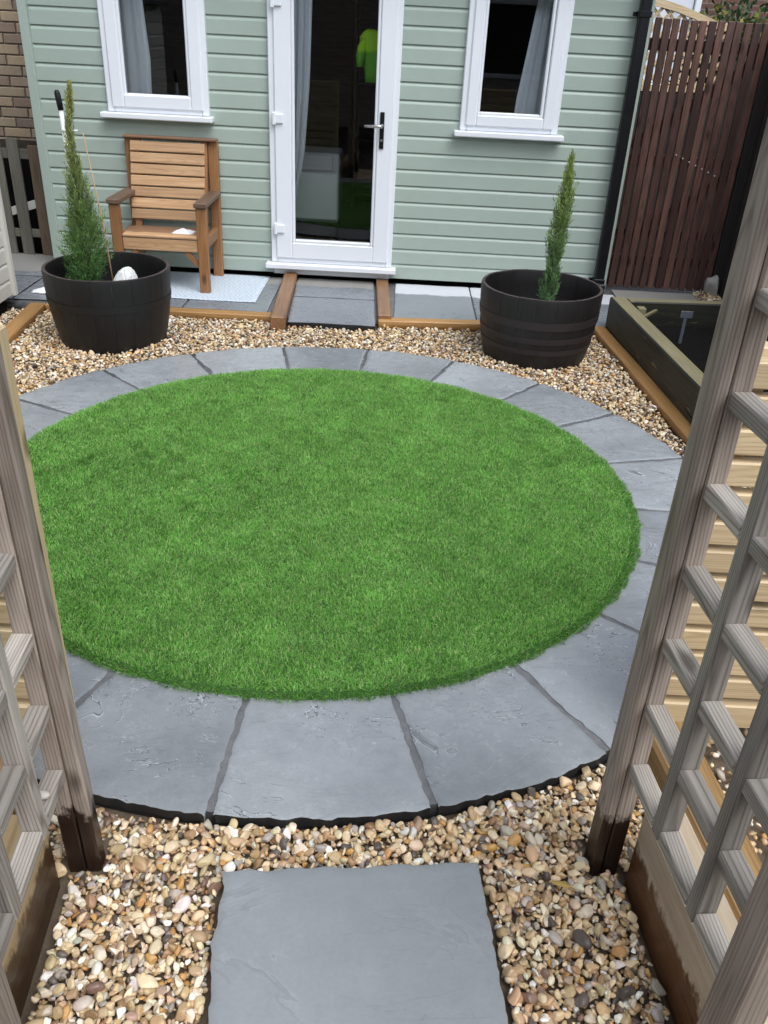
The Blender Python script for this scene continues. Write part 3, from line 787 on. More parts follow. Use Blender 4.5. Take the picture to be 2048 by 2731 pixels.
F = np.stack([idx[:-1, :-1], idx[:-1, 1:], idx[1:, 1:], idx[1:, :-1]], -1).reshape(-1, 4)
rug = link('rug', mesh_np('rug', np.array(V) - np.array([-1.45, 6.05, 0]), F, M_rug, True), Matrix.Translation((-1.45, 6.05, 0)))
mo = rug.modifiers.new('thick', 'SOLIDIFY'); mo.thickness = 0.003
tag(rug, 'pale blue and white woven outdoor rug under the armchair', 'rug')

# ================================================================== BARREL PLANTERS
def barrel(c, label, mat, hoopmat, hoops, zrim=0.395, zb=-0.045, R=0.362, nst=20, ph=0.0):
    root = thing('barrel_planter', label, 'planter', (c[0], c[1], zb), 'half barrel planters on the gravel')
    H = zrim - zb
    def rad(t): return R * (0.845 + 0.155 * math.sin(min(1, t * 1.02 + 0.02) * math.pi / 2) ** 0.95)
    ts = [0, .12, .26, .42, .6, .8, .97, 1.0]
    da = 2 * math.pi / nst
    for k in range(nst):
        wv = random.uniform(0.92, 1.08); a0 = ph + k * da; g = 0.0006
        dz = random.uniform(-0.0015, 0.0015)
        V = []; F = []; sm = []; mi = []; na = 4
        def ringpt(t, i, inner):
            rr = rad(t); a = a0 + g / rr + (da - 2 * g / rr) * i / (na - 1)
            q = rr - (0.024 if inner else 0)
            if t == 1.0: q += (0.004 if inner else -0.003)
            if not inner and i in (0, na - 1): q -= (0.0012 if (k * 7 + i) % 4 == 0 else 0.0002)
            return (q * math.cos(a), q * math.sin(a), t * (H + dz))
        def grid(rows, smooth, m, flip=False):
            b0 = len(V); w = len(rows[0])
            for r_ in rows: V.extend(r_)
            for i in range(len(rows) - 1):
                for j in range(w - 1):
                    q = (b0 + i * w + j, b0 + i * w + j + 1, b0 + (i + 1) * w + j + 1, b0 + (i + 1) * w + j)
                    F.append(q[::-1] if flip else q); sm.append(smooth); mi.append(m)
        grid([[ringpt(t, i, 0) for i in range(na)] for t in ts], True, 0)
        grid([[ringpt(t, i, 1) for i in range(na)] for t in ts], True, 0, True)
        grid([[ringpt(t, 0, 1), ringpt(t, 0, 0)] for t in ts], False, 0)
        grid([[ringpt(t, na - 1, 0), ringpt(t, na - 1, 1)] for t in ts], False, 0)
        grid([[ringpt(1.0, i, 0) for i in range(na)], [ringpt(1.0, i, 1) for i in range(na)]], False, 1)
        me = bpy.data.meshes.new('stave'); me.from_pydata(V, [], F); me.update()
        me.materials.append(mat); me.materials.append(M_rim)
        me.polygons.foreach_set('use_smooth', sm); me.polygons.foreach_set('material_index', mi)
        link('stave', me, Matrix.Translation((c[0], c[1], zb)), root)
    for (z0, z1) in hoops:
        n = 56; V = []; F = []
        for (z, off) in ((z0, -0.002), (z0, 0.0035), (z0, 0.0035), (z1, 0.0035), (z1, 0.0035), (z1, -0.002)):
            for k in range(n):
                a = 2 * math.pi * k / n; r = rad((z - zb) / H) + off
                V.append((r * math.cos(a), r * math.sin(a), z - zb))
        for s_ in (0, 2, 4):
            for k in range(n):
                F.append((s_ * n + k, s_ * n + (k + 1) % n, (s_ + 1) * n + (k + 1) % n, (s_ + 1) * n + k))
        me = bpy.data.meshes.new('hoop'); me.from_pydata(V, [], F); me.update(); me.materials.append(hoopmat)
        me.polygons.foreach_set('use_smooth', np.ones(len(me.polygons), dtype=bool))
        link('hoop', me, Matrix.Translation((c[0], c[1], zb)), root)
    n = 40; zs = 0.235; r = rad((zs - zb) / H) - 0.022
    V = [(0, 0, zs - zb + 0.012)]; F = []
    for q, rr in enumerate((0.33, 0.66, 1.0)):
        for k in range(n):
            a = 2 * math.pi * k / n
            V.append((r * rr * math.cos(a), r * rr * math.sin(a), zs - zb + random.uniform(-0.008, 0.012)))
    for k in range(n): F.append((0, 1 + k, 1 + (k + 1) % n))
    for q in range(2):
        for k in range(n): F.append((1 + q * n + k, 1 + (q + 1) * n + k, 1 + (q + 1) * n + (k + 1) % n, 1 + q * n + (k + 1) % n))
    me = bpy.data.meshes.new('compost'); me.from_pydata(V, [], F); me.update(); me.materials.append(M_soil)
    link('compost', me, Matrix.Translation((c[0], c[1], zb)), root)
    return root
BL = (-1.705, 4.965); BR = (0.872, 5.062)
barrel(BL, 'black half barrel planter holding the broad staked conifer, near the armchair', M_barrel, M_hoop, [(0.205, 0.245)], ph=0.05)
barrel(BR, 'dark half barrel planter with three brown hoops holding the slim conifer', M_barrelb, M_hoopb, [(0.218, 0.264), (0.132, 0.166), (0.062, 0.094)], ph=0.12)

# ------------------------------------------------------------------ conifers
def conifer(label, axis, prof, nspray, tipcol, lowcol, seed, stray=0.0, group='young columnar conifers in the barrels'):
    """axis: [(z,x,y)], prof: [(z, rleft, rright)] radius profile"""
    r = np.random.default_rng(seed)
    z0 = axis[0][0]; zt = axis[-1][0]
    az = [a[0] for a in axis]; ax = [a[1] for a in axis]; ay = [a[2] for a in axis]
    pz = [a[0] for a in prof]; pr = [a[1] for a in prof]
    root = thing('conifer', label, 'conifer', (ax[0], ay[0], z0), group)
    b = MB(); zz = np.linspace(z0 - 0.03, zt - 0.03, 8)
    b.tube([(np.interp(z, az, ax), np.interp(z, az, ay), z) for z in zz], [0.012 - 0.0012 * k for k in range(8)], 7)
    b.build('trunk', M_bark, root, origin=(ax[0], ay[0], z0), smooth=True)
    V = []; F = []; C = []
    tipcol = np.array(tipcol); lowcol = np.array(lowcol)
    wgt = np.interp(np.linspace(z0, zt, 200), pz, pr) + 0.004; cum = np.cumsum(wgt); cum /= cum[-1]
    for s_ in range(nspray):
        z = np.interp(r.random(), cum, np.linspace(z0, zt, 200))
        R = np.interp(z, pz, pr) * (0.62 + 0.6 * r.random())
        th = r.random() * 2 * np.pi
        rad = R * (r.random() ** 0.45)
        cx = np.interp(z, az, ax); cy = np.interp(z, az, ay)
        base = np.array([cx + rad * 0.55 * np.cos(th), cy + rad * 0.55 * np.sin(th), z - 0.03])
        tip = np.array([cx + rad * np.cos(th), cy + rad * np.sin(th), z + 0.035 + 0.03 * r.random()])
        d = tip - base; L = np.linalg.norm(d); d /= L
        side = np.cross(d, r.normal(size=3)); side /= np.linalg.norm(side); up = np.cross(side, d)
        t = np.clip((z - z0) / (zt - z0), 0, 1)
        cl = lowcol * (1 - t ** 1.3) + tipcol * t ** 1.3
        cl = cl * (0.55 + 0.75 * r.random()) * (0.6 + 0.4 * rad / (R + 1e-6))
        if r.random() < stray: cl = cl * 0.6 + np.array([0.09, 0.055, 0.02]) * 0.6
        nl = 9
        for q in range(nl):
            f = 0.10 + 0.9 * q / nl
            p = base + d * L * f
            sd = (1 if q % 2 else -1)
            dirn = d * 0.75 + side * sd * 0.55 * (1 - 0.6 * f) + up * r.normal() * 0.3
            dirn /= np.linalg.norm(dirn)
            ll = 0.024 * (0.7 + 0.6 * r.random()); w = np.cross(dirn, up + 0.3 * r.normal(size=3)); w = w / np.linalg.norm(w) * 0.0030
            k0 = len(V)
            V += [p, p + dirn * ll * 0.5 + w, p + dirn * ll, p + dirn * ll * 0.5 - w]
            F.append((k0, k0 + 1, k0 + 2, k0 + 3)); cq = cl * (0.85 + 0.3 * r.random())
            C += [cq] * 4
    o0 = np.array([ax[0], ay[0], z0])
    me = mesh_np('crown', np.array(V) - o0, np.array(F), M_leaf, False, np.array(C))
    link('crown', me, Matrix.Translation(Vector(o0)), root)
    return root
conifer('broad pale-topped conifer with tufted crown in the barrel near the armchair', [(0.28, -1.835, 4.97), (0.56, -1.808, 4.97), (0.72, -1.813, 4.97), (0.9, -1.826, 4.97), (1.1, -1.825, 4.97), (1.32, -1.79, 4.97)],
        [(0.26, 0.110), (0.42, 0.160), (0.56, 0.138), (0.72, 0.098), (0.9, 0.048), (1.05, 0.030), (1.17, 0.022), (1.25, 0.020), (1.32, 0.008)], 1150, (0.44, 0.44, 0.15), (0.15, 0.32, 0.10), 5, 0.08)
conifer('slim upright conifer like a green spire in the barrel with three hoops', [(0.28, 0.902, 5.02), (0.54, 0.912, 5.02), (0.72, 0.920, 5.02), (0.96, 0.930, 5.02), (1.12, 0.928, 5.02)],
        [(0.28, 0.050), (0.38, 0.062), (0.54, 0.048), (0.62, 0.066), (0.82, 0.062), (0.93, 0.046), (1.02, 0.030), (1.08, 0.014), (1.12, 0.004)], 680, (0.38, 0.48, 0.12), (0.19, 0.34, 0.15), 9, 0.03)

b = MB(); b.tube([(-1.662, 4.93, 0.26), (-1.70, 4.98, 0.60), (-1.776, 5.04, 1.10)], [0.0045, 0.0042, 0.0034], 7)
tag(b.build('bamboo_cane', M_can, smooth=True, origin=(-1.662, 4.93, 0.26)), 'thin bamboo cane leaning in the barrel beside the broad conifer', 'cane')
pl_ = thing('hand_pole', 'white pole with a black grip leaning behind the broad conifer', 'pole', (-1.86, 5.10, 0.26))
b = MB(); b.tube([(-1.875, 5.06, 0.26), (-1.885, 5.07, 0.70), (-1.893, 5.07, 1.22)], [0.0125] * 3, 10); b.build('shaft', M_pole, pl_, smooth=True)
b = MB(); b.tube([(-1.893, 5.07, 1.206), (-1.896, 5.07, 1.24), (-1.902, 5.07, 1.29), (-1.904, 5.07, 1.305)], [0.0155, 0.0165, 0.0160, 0.009], 10); b.build('grip', M_black, pl_, smooth=True)
b = MB(); b.tube([(-1.893, 5.045, 1.103), (-1.86, 5.03, 1.104), (-1.80, 5.03, 1.110)], [0.008, 0.006, 0.006], 8); b.build('plant_tie', M_pole, pl_, smooth=True)
# pale lump in the near side of the left barrel
STONE_SPOT = (-1.520, 4.760, 0.375)

# ================================================================== RAISED BED
bed = thing('raised_bed', 'low raised bed of dark weathered boards with olive tops and black soil', 'raised bed', (1.9, 4.8, 0.0))
dv = Vector((0.135, -1.96, 0)).normalized()
p0 = Vector((1.420 + 0.055, 5.60, 0)); p1 = p0 + dv * 2.15
for z0, z1 in ((0.002, 0.205),):
    plank('side_board', (p0.x, p0.y, (z0 + z1) / 2), (p1.x, p1.y, (z0 + z1) / 2), 0.105, z1 - z0, M_bedside, bed, bev=0.008, topmat=M_bedtop)
plank('end_board', (1.530, 5.545, 0.103), (2.36, 5.605, 0.103), 0.085, 0.200, M_bedside, bed, bev=0.008, topmat=M_bedtop)
plank('side_board', (2.36, 5.56, 0.103), (2.50, 3.55, 0.103), 0.085, 0.200, M_bedside, bed, bev=0.008, topmat=M_bedtop)
plank('end_board', (1.68, 3.52, 0.103), (2.46, 3.58, 0.103), 0.085, 0.200, M_bedside, bed, bev=0.008, topmat=M_bedtop)
n = 40; V = []
for j in range(n):
    for i in range(n):
        x = 1.48 + 0.98 * i / (n - 1); y = 3.5 + 2.08 * j / (n - 1)
        V.append((x + 0.06 * (5.6 - y) / 2, y, 0.045 + random.uniform(-0.006, 0.006)))
idx = np.arange(n * n).reshape(n, n); F = np.stack([idx[:-1, :-1], idx[:-1, 1:], idx[1:, 1:], idx[1:, :-1]], -1).reshape(-1, 4)
link('soil', mesh_np('soil', np.array(V), F, M_soil), None, bed)
plank('corner_post', (1.60, 5.44, 0.04), (1.60, 5.44, 0.185), 0.06, 0.05, M_bedtop, bed, up=(1, 0, 0))
plank('corner_brace', (1.585, 5.30, 0.165), (1.70, 5.455, 0.165), 0.02, 0.018, M_bedtop, bed)
lb = thing('plant_label', 'clear plastic T-shaped plant label stuck in the raised bed soil', 'plant label', (1.80, 5.18, 0.045))
M_lab = plain('clear_plastic', (0.12, 0.13, 0.15), 0.25, var=0.1, scale=60)
b = MB(); b.box(1.795, 1.815, 5.178, 5.181, 0.03, 0.205, .0008); b.build('stem', M_lab, lb)
b = MB(); b.box(1.770, 1.845, 5.1765, 5.1795, 0.206, 0.248, .001); b.build('name_plate', M_lab, lb)

# ================================================================== GATE AND FENCES (far right)
FY = 6.61
gate = thing('garden_gate', 'tall dark brown gate of narrow vertical slats beyond the raised bed', 'gate', (2.0, FY, 0.0))
x = 1.585; k = 0
while x < 2.42:
    w = random.uniform(0.046, 0.053)
    zt = 1.82 + random.uniform(-0.004, 0.004); lean = random.uniform(-0.004, 0.004)
    plank('slat', (x + w / 2, FY + random.uniform(-.002, .002), 0.008 + random.uniform(0, .012)), (x + w / 2 + lean, FY, zt), 0.02, round(w, 3), M_gate, gate, up=(1, 0, 0), bev=0.003)
    x += 0.061; k += 1
for z in (1.665, 0.93, 0.22):
    plank('rail', (1.585, FY + 0.033, z), (2.43, FY + 0.033, z), 0.04, 0.075, M_gate, gate)
plank('brace', (1.64, FY + 0.032, 1.02), (2.40, FY + 0.032, 1.60), 0.035, 0.07, M_gate, gate)
plank('brace', (1.64, FY + 0.034, 0.30), (2.40, FY + 0.034, 0.86), 0.035, 0.07, M_gate, gate)
M_nail = plain('bright_nail', (0.75, 0.73, 0.70), 0.4, 0.3)
for q in range(7):
    xx = 1.967 + 0.0511 * q; zz = 0.98 - 0.021 * q
    b = MB(); b.tube([(xx, FY - 0.016, zz), (xx, FY - 0.008, zz)], 0.005, 6); b.build('nail', M_nail, gate)
plank('hinge_post', (2.478, FY + 0.02, -0.05), (2.478, FY + 0.02, 1.86), 0.09, 0.09, M_fence, gate, up=(1, 0, 0))
df = thing('side_fence', 'black brown boarded fence running along beside the raised bed', 'fence', (2.52, 5.0, 0.0))
for q in range(28):
    y = 6.55 - 0.125 * q
    plank('board', (2.535, y - 0.06, -0.04), (2.535, y - 0.06, 1.80), 0.018, 0.118, M_fence, df, up=(0, 1, 0))
for z in (0.35, 1.0, 1.6):
    plank('rail', (2.508, 6.54, z), (2.508, 3.1, z), 0.034, 0.07, M_fence, df)
for q, y in enumerate((6.45, 4.9, 3.3)):
    plank('fence_post', (2.475, y, -0.05), (2.475, y, 1.85), 0.075, 0.03, M_fence, df, up=(1, 0, 0))
V = rng.normal(size=(1, 3))
# pale stone leaning by the gate post
def ico(sub):
    t = (1 + 5 ** .5) / 2
    v = np.array([(-1, t, 0), (1, t, 0), (-1, -t, 0), (1, -t, 0), (0, -1, t), (0, 1, t), (0, -1, -t), (0, 1, -t), (t, 0, -1), (t, 0, 1), (-t, 0, -1), (-t, 0, 1)], float)
    f = [(0, 11, 5), (0, 5, 1), (0, 1, 7), (0, 7, 10), (0, 10, 11), (1, 5, 9), (5, 11, 4), (11, 10, 2), (10, 7, 6), (7, 1, 8), (3, 9, 4), (3, 4, 2), (3, 2, 6), (3, 6, 8), (3, 8, 9), (4, 9, 5), (2, 4, 11), (6, 2, 10), (8, 6, 7), (9, 8, 1)]
    v = [p / np.linalg.norm(p) for p in v]
    for _ in range(sub):
        mid = {}; nf = []
        def m_(a, b_):
            k = (min(a, b_), max(a, b_))
            if k not in mid:
                p = v[a] + v[b_]; v.append(p / np.linalg.norm(p)); mid[k] = len(v) - 1
            return mid[k]
        for a, b_, c in f:
            x, y, z = m_(a, b_), m_(b_, c), m_(c, a)
            nf += [(a, x, z), (b_, y, x), (c, z, y), (x, y, z)]
        f = nf
    return np.array(v), np.array(f)
def pebble_shape(v, r, angular):
    v = v.copy()
    for _ in range(r.integers(5, 9) if angular else r.integers(2, 4)):
        nrm = r.normal(size=3); nrm /= np.linalg.norm(nrm)
        dd = r.uniform(0.34, 0.72) if angular else r.uniform(0.62, 0.9)
        h = v @ nrm - dd
        v -= np.outer(np.maximum(h, 0) * 0.92, nrm)
    for _ in range(3):
        k = r.normal(size=3) * 2.0; v *= (1 + 0.05 * np.sin(v @ k + r.random() * 6))[:, None]
    s_ = np.array([1.0, r.uniform(0.52, 0.9), r.uniform(0.36, 0.66)])
    v = v * s_
    return v / np.abs(v[:, 0]).max()
I1, I2, I3 = ico(0), ico(1), ico(2)
import bmesh
bm = bmesh.new()
for p in [(-0.088, -0.02, 0.0), (-0.05, -0.075, 0.0), (0.03, -0.08, 0.0), (0.082, -0.03, 0.0), (0.085, 0.03, 0.0), (0.02, 0.075, 0.0), (-0.06, 0.06, 0.0),
          (-0.084, -0.02, 0.085), (-0.045, -0.065, 0.105), (0.03, -0.07, 0.12), (0.078, -0.02, 0.11), (0.075, 0.03, 0.12), (-0.05, 0.05, 0.11),
          (-0.035, -0.03, 0.165), (0.005, -0.045, 0.192), (0.035, -0.02, 0.202), (0.052, 0.015, 0.185), (0.0, 0.03, 0.19), (0.062, -0.04, 0.155)]:
    bm.verts.new(p)
bmesh.ops.convex_hull(bm, input=bm.verts)
bmesh.ops.bevel(bm, geom=bm.edges[:], offset=0.008, segments=2, affect='EDGES')
me = bpy.data.meshes.new('stone'); bm.to_mesh(me); bm.free(); me.materials.append(M_cloth)
o = link('stone', me, Matrix.Translation((-1.552, 4.80, 0.243)))
tag(o, 'white angular stone showing over the rim of the barrel with the staked conifer', 'stone')
sv = pebble_shape(I3[0], np.random.default_rng(3), True) * np.array([0.10, 0.08, 0.07])
o = link('rock', mesh_np('rock', sv[:, [2, 1, 0]], I3[1], plain('pale_rock', (0.36, 0.34, 0.31), 0.8, var=0.2, bumpk=0.3), True), Matrix.Translation((2.40, 6.50, 0.07)))
tag(o, 'pale rock leaning at the foot of the dark gate post', 'rock')

# ================================================================== TRELLIS SCREENS
def trellis(label, P, deg, sgn, rails, bars, a_post, a_end, top=2.05, pt=0.026, pd=0.046, lean=0.0, grp='trellis screens of the archway'):
    """P: base point of the inner face plane, sgn=+1 right side (outside is +u)"""
    th = math.radians(deg)
    u = Vector((math.cos(th), math.sin(th), 0)) * sgn; v = Vector((-math.sin(th), math.cos(th), 0))
    P = Vector((P[0], P[1], 0))
    root = thing('trellis_screen', label, 'trellis', (P.x, P.y, -0.05), grp)
    def at(uu, aa, z): return P + u * (uu + lean * z) + v * aa + Vector((0, 0, z))
    # inner post, proud of the lattice
    plank('post', at(-pt / 2 - 0.0005, a_post + pd / 2 + 0.0005, -0.07), at(-pt / 2 - 0.0005, a_post + pd / 2 + 0.0005, top + 0.05), pt, pd, M_post, root, up=v, bev=0.005)
    # lattice end stile beside the post
    plank('stile', at(0.0195, a_post + 0.022, -0.06), at(0.0195, a_post + 0.022, top), 0.038, 0.044, M_post, root, up=v, bev=0.003)
    for a in bars:
        plank('upright', at(0.0212, a, rails[0] - 0.034), at(0.0212, a, top), 0.0425, 0.034, M_weath, root, up=v, bev=0.003)
    pts = [a_post] + [None]
    edges = [a_post - 0.0005] + [q for a in bars for q in (a + 0.0175, a - 0.0175)] + [a_end + 0.0005]
    plank('end_post', at(0.0135, a_end - 0.036, -0.06), at(0.0135, a_end - 0.036, top + 0.05), 0.066, 0.072, M_post, root, up=v, bev=0.006)
    for z in rails:
        for q in range(0, len(edges) - 1, 2):
            plank('rail', at(0.0205, edges[q], z - 0.016), at(0.0205, edges[q + 1], z - 0.016), 0.0405, 0.032, M_weath, root, up=(0, 0, 1), bev=0.003)
    return at
RR = [0.320 + 0.1735 * k for k in range(10)]
atR = trellis('weathered trellis screen on the side of the raised bed', (0.570, 1.303), 6.0, 1, RR, [-0.130, -0.310], 0.030, -0.447, pd=0.058)
RL = [0.282 + 0.1835 * k for k in range(10)]
atL = trellis('weathered grey trellis screen on the side of the cream shed', (-0.647, 1.221), 5.2, -1, RL, [-0.094, -0.270], 0.048, -0.394, pt=0.034, lean=0.016)
def tim2(at, u0, u1, a0, a1, z0, z1, mat, label, name='timber_sleeper'):
    p, q = at((u0 + u1) / 2, a0, (z0 + z1) / 2), at((u0 + u1) / 2, a1, (z0 + z1) / 2)
    tag(plank(name, p, q, u1 - u0, z1 - z0, mat, bev=0.010), label, 'sleeper', 'sleepers under the trellis')
tim2(atR, 0.048, 0.140, 0.012, -1.0, -0.07, 0.205, M_sleep, 'pale brown sleeper with wet dark foot under the trellis by the raised bed')
tim2(atL, 0.048, 0.140, 0.020, -1.0, -0.07, 0.185, M_sleepl, 'ochre sleeper with wet black foot under the trellis by the cream shed')
tim2(atR, 0.205, 0.330, 0.42, -0.75, -0.07, 0.085, M_brown, 'honey brown sleeper lying behind the trellis, below the pale slatted fence')
tim2(atL, 0.205, 0.330, 0.36, -0.75, -0.07, 0.085, M_brown, 'brown sleeper lying behind the trellis on the cream shed side')

def slat_fence(label, x0, x1, y, zs, h, posts):
    root = thing('slatted_fence', label, 'fence', ((x0 + x1) / 2, y, -0.05), 'new slatted fences behind the trellis')
    for k, z in enumerate(zs):
        plank('slat', (x0, y, z - h / 2), (x1, y, z - h / 2), 0.040, h, M_pale, root, bev=0.004)
    plank('base_plank', (x0, y + 0.002, zs[0] - h - 0.018 - 0.042), (x1, y + 0.002, zs[0] - h - 0.018 - 0.042), 0.055, 0.080, M_pale, root, bev=0.005)
    for xp in posts:
        plank('fence_post', (xp, y + 0.046, -0.06), (xp, y + 0.046, zs[-1] + 0.02), 0.05, 0.05, M_pale, root, up=(1, 0, 0))
slat_fence('pale new slatted fence beyond the trellis on the raised bed side', 0.775, 1.75, 1.75, [0.232 + 0.0795 * k for k in range(12)], 0.062, (0.80, 1.72))
slat_fence('pale new slatted fence beyond the trellis on the cream shed side', -1.75, -0.80, 1.62, [0.22 + 0.0795 * k for k in range(12)], 0.062, (-0.83, -1.72))

# ================================================================== LEFT BACKGROUND
cs = thing('cream_shed', 'cream clapboard shed wall beside the gravel and patio', 'shed', (-3.0, 4.5, 0.0))
for r in range(16):
    profile_board('cladding_board', 2.95, 5.44, 0.045 + r * 0.105, M_cream, cs, wy=-2.515, bh=0.105, axis='y')
plank('corner_trim', (-2.512, 5.462, 0.04), (-2.512, 5.462, 1.76), 0.042, 0.042, M_cream, cs, up=(1, 0, 0))
b = MB(); b.box(-3.9, -2.535, 2.95, 5.478, 0.04, 1.76, .003); b.build('wall', M_cream, cs)
b = MB(); b.box(-3.95, -2.44, 2.9, 5.53, 1.763, 1.80, .003); b.build('roof', M_roof, cs)
b = MB(); b.box(-3.85, -2.56, 3.0, 5.43, -0.07, 0.038, .003); b.build('base', M_soil, cs)

pk = thing('picket_fence', 'old mossy picket fence in the gap beside the green room', 'fence', (-2.9, 6.72, 0.0))
for (x0, x1, zt, mt) in [(-3.30, -3.22, 0.84, M_olive), (-3.14, -3.06, 0.82, M_olive), (-2.944, -2.858, 0.845, M_olive), (-2.79, -2.705, 0.80, M_brownp), (-3.045, -2.99, 0.83, M_olive)]:
    xx = (x0 + x1) / 2
    plank('picket', (xx, 6.70, -0.01), (xx, 6.70, zt), 0.02, x1 - x0, mt, pk, up=(1, 0, 0))
plank('rail', (-3.4, 6.725, 0.735), (-2.70, 6.725, 0.735), 0.028, 0.07, M_olive, pk)
plank('rail', (-3.4, 6.725, 0.16), (-2.70, 6.725, 0.16), 0.028, 0.06, M_olive, pk)
plank('brace', (-3.3, 6.727, 0.22), (-2.80, 6.727, 0.38), 0.02, 0.06, M_cream, pk)
plank('fence_post', (-2.652, 6.72, -0.05), (-2.652, 6.72, 0.95), 0.06, 0.075, M_brownp, pk, up=(1, 0, 0))
bin_ = thing('gap_shade_bin', 'black wheeled bin shaped to stand in for shade behind the old picket fence', 'bin', (-3.05, 7.15, 0.0))  # black bin sized to stand in for the shaded gaps between pickets
b = MB(); v, f = chamfer(0.62, 0.45, 0.64, 0.02)
v = [(x * (0.86 + 0.14 * (z + .32) / .64) - 3.05, y * (0.86 + 0.14 * (z + .32) / .64) + 7.12, z + 0.39) for x, y, z in v]; b.add(v, f); b.build('body', M_black, bin_)
b = MB(); b.box(-3.38, -2.72, 6.87, 7.37, 0.712, 0.750, 0.015); b.build('lid', M_black, bin_)
for xx in (-3.34, -2.78):
    b = MB(); b.tube([(xx - .02, 7.30, 0.10), (xx + .02, 7.30, 0.10)], 0.10, 16); b.build('wheel', M_black, bin_)
bw_ = thing('brick_outhouse', 'tan brick wall of the building behind the picket fence', 'brick wall', (-3.6, 7.6, 0.0))
b = MB(); b.box(-5.0, -2.62, 7.512, 7.75, -0.05, 2.5, .001); b.build('wall', M_mort2, bw_)
for rr_ in range(32):
    z = 0.0 + rr_ * 0.0755
    x = -2.625 - (0.112 if rr_ % 2 else 0.0)
    if rr_ % 2: plank('brick', (-2.732, 7.51, z + .0325), (-2.626, 7.51, z + .0325), 0.03, 0.065, random.choice(BRICKS), bw_, bev=0.004)
    while x > -3.75:
        plank('brick', (x - 0.2145, 7.51 + random.uniform(-.003, .003), z + .0325), (x, 7.51, z + .0325), 0.03, 0.065, random.choice(BRICKS), bw_, bev=0.004)
        x -= 0.225

# ================================================================== RIGHT BACKGROUND, beyond the gate
ar = thing('arched_trellis', 'pale trellis panel with a concave top rail behind the dark gate', 'trellis', (2.3, 9.0, 0.0))
def arch_z(x): return 2.02 - 0.155 * max(0, (x - 2.2)) ** 1.35 / 0.5 ** 1.0 if x < 2.95 else 1.86
xs = np.linspace(1.5, 2.95, 16)
b = MB()
for i in range(15):
    za, zb_ = arch_z(xs[i]), arch_z(xs[i + 1])
    b.add([(xs[i], 8.97, za), (xs[i + 1], 8.97, zb_), (xs[i + 1], 9.03, zb_), (xs[i], 9.03, za), (xs[i], 8.97, za - .06), (xs[i + 1], 8.97, zb_ - .06), (xs[i + 1], 9.03, zb_ - .06), (xs[i], 9.03, za - .06)],
          [(0, 1, 2, 3), (4, 7, 6, 5), (0, 4, 5, 1), (3, 2, 6, 7)])
b.build('top_rail', M_pale, ar)
plank('bottom_rail', (1.5, 9.0, 1.30), (2.95, 9.0, 1.30), 0.06, 0.05, M_pale, ar)
for q in range(20):
    xa = 1.1 + 0.115 * q
    for sg, yy in ((1, 8.992), (-1, 9.008)):
        x0 = xa; z0 = 1.33; x1 = xa + sg * 0.72; z1 = 2.05
        # clip to panel and under the arch
        n_ = 30; pts_ = [(x0 + (x1 - x0) * t / n_, z0 + (z1 - z0) * t / n_) for t in range(n_ + 1)]
        pts_ = [p_ for p_ in pts_ if 1.52 < p_[0] < 2.93 and p_[1] < arch_z(p_[0]) - 0.04]
        if len(pts_) > 3: plank('lath', (pts_[0][0], yy, pts_[0][1]), (pts_[-1][0], yy, pts_[-1][1]), 0.012, 0.028, M_pale, ar, up=(-sg, 0, 1))
for xp in (1.5, 2.95):
    plank('fence_post', (xp, 9.0, -0.05), (xp, 9.0, arch_z(xp)), 0.07, 0.07, M_fence, ar, up=(1, 0, 0))
b = MB(); b.box(1.54, 2.91, 8.985, 9.015, 0.0, 1.27, .003); b.box(2.99, 4.6, 8.985, 9.015, 0.0, 1.55, .003); b.build('lower_panel', M_fence, ar)

M_hb, nt, bs = newmat('far_red_brick')
tc = node(nt, 'TexCoord')
br = node(nt, 'TexBrick', i={'Vector': node(nt, 'Mapping', i={0: tc.outputs['Object'], 'Rotation': (math.pi / 2, 0, 0)}).outputs[0], 'Color1': (0.17, 0.075, 0.055, 1), 'Color2': (0.12, 0.055, 0.045, 1), 'Mortar': (0.20, 0.16, 0.14, 1), 'Scale': 1.0, 'Brick Width': 0.225, 'Row Height': 0.075, 'Mortar Size': 0.008})
nt.links.new(br.outputs[0], bs.inputs['Base Color']); bs.inputs['Roughness'].default_value = 0.85
hs = thing('brick_house', 'dark red brick house with white window beyond the gate', 'house', (4.0, 17.0, 0.0))
b = MB(); b.box(1.0, 9.0, 14.0, 20.0, 0, 5.0, .01); b.build('wall', M_hb, hs)
b = MB(); frame_ring(b, 2.6, 4.08, 1.05, 2.45, 0.09, 13.93, 14.02, .01); b.box(3.30, 3.40, 13.935, 14.015, 1.145, 2.355, .006)
hw = b.build('window', M_white, hs)
b = MB(); b.box(2.70, 3.98, 13.97, 13.985, 1.15, 2.35, .001); b.build('blind', plain('white_blind', (0.72, 0.74, 0.78), .6), hw)
b = MB(); b.box(3.66, 3.83, 13.92, 13.934, 2.09, 2.12, .002); b.build('latch', M_black, hw)
b = MB(); b.box(2.5, 4.18, 13.86, 13.995, 0.99, 1.045, .008); b.build('sill', M_white, hw)
b = MB(); b.add([(0.7, 13.6, 4.95), (9.3, 13.6, 4.95), (9.3, 17, 7.2), (0.7, 17, 7.2), (9.3, 20.4, 4.95), (0.7, 20.4, 4.95)], [(0, 1, 2, 3), (3, 2, 4, 5), (0, 3, 5), (1, 4, 2)]); b.build('roof', M_roof, hs)
M_bush = vcol('bush_leaf', 0.5, 0.4, 0.0, 0.25)
bush = thing('evergreen_bush', 'variegated evergreen bush rising behind the dark gate', 'bush', (3.3, 9.6, 0.0))
r_ = np.random.default_rng(21); V = []; F = []; C = []
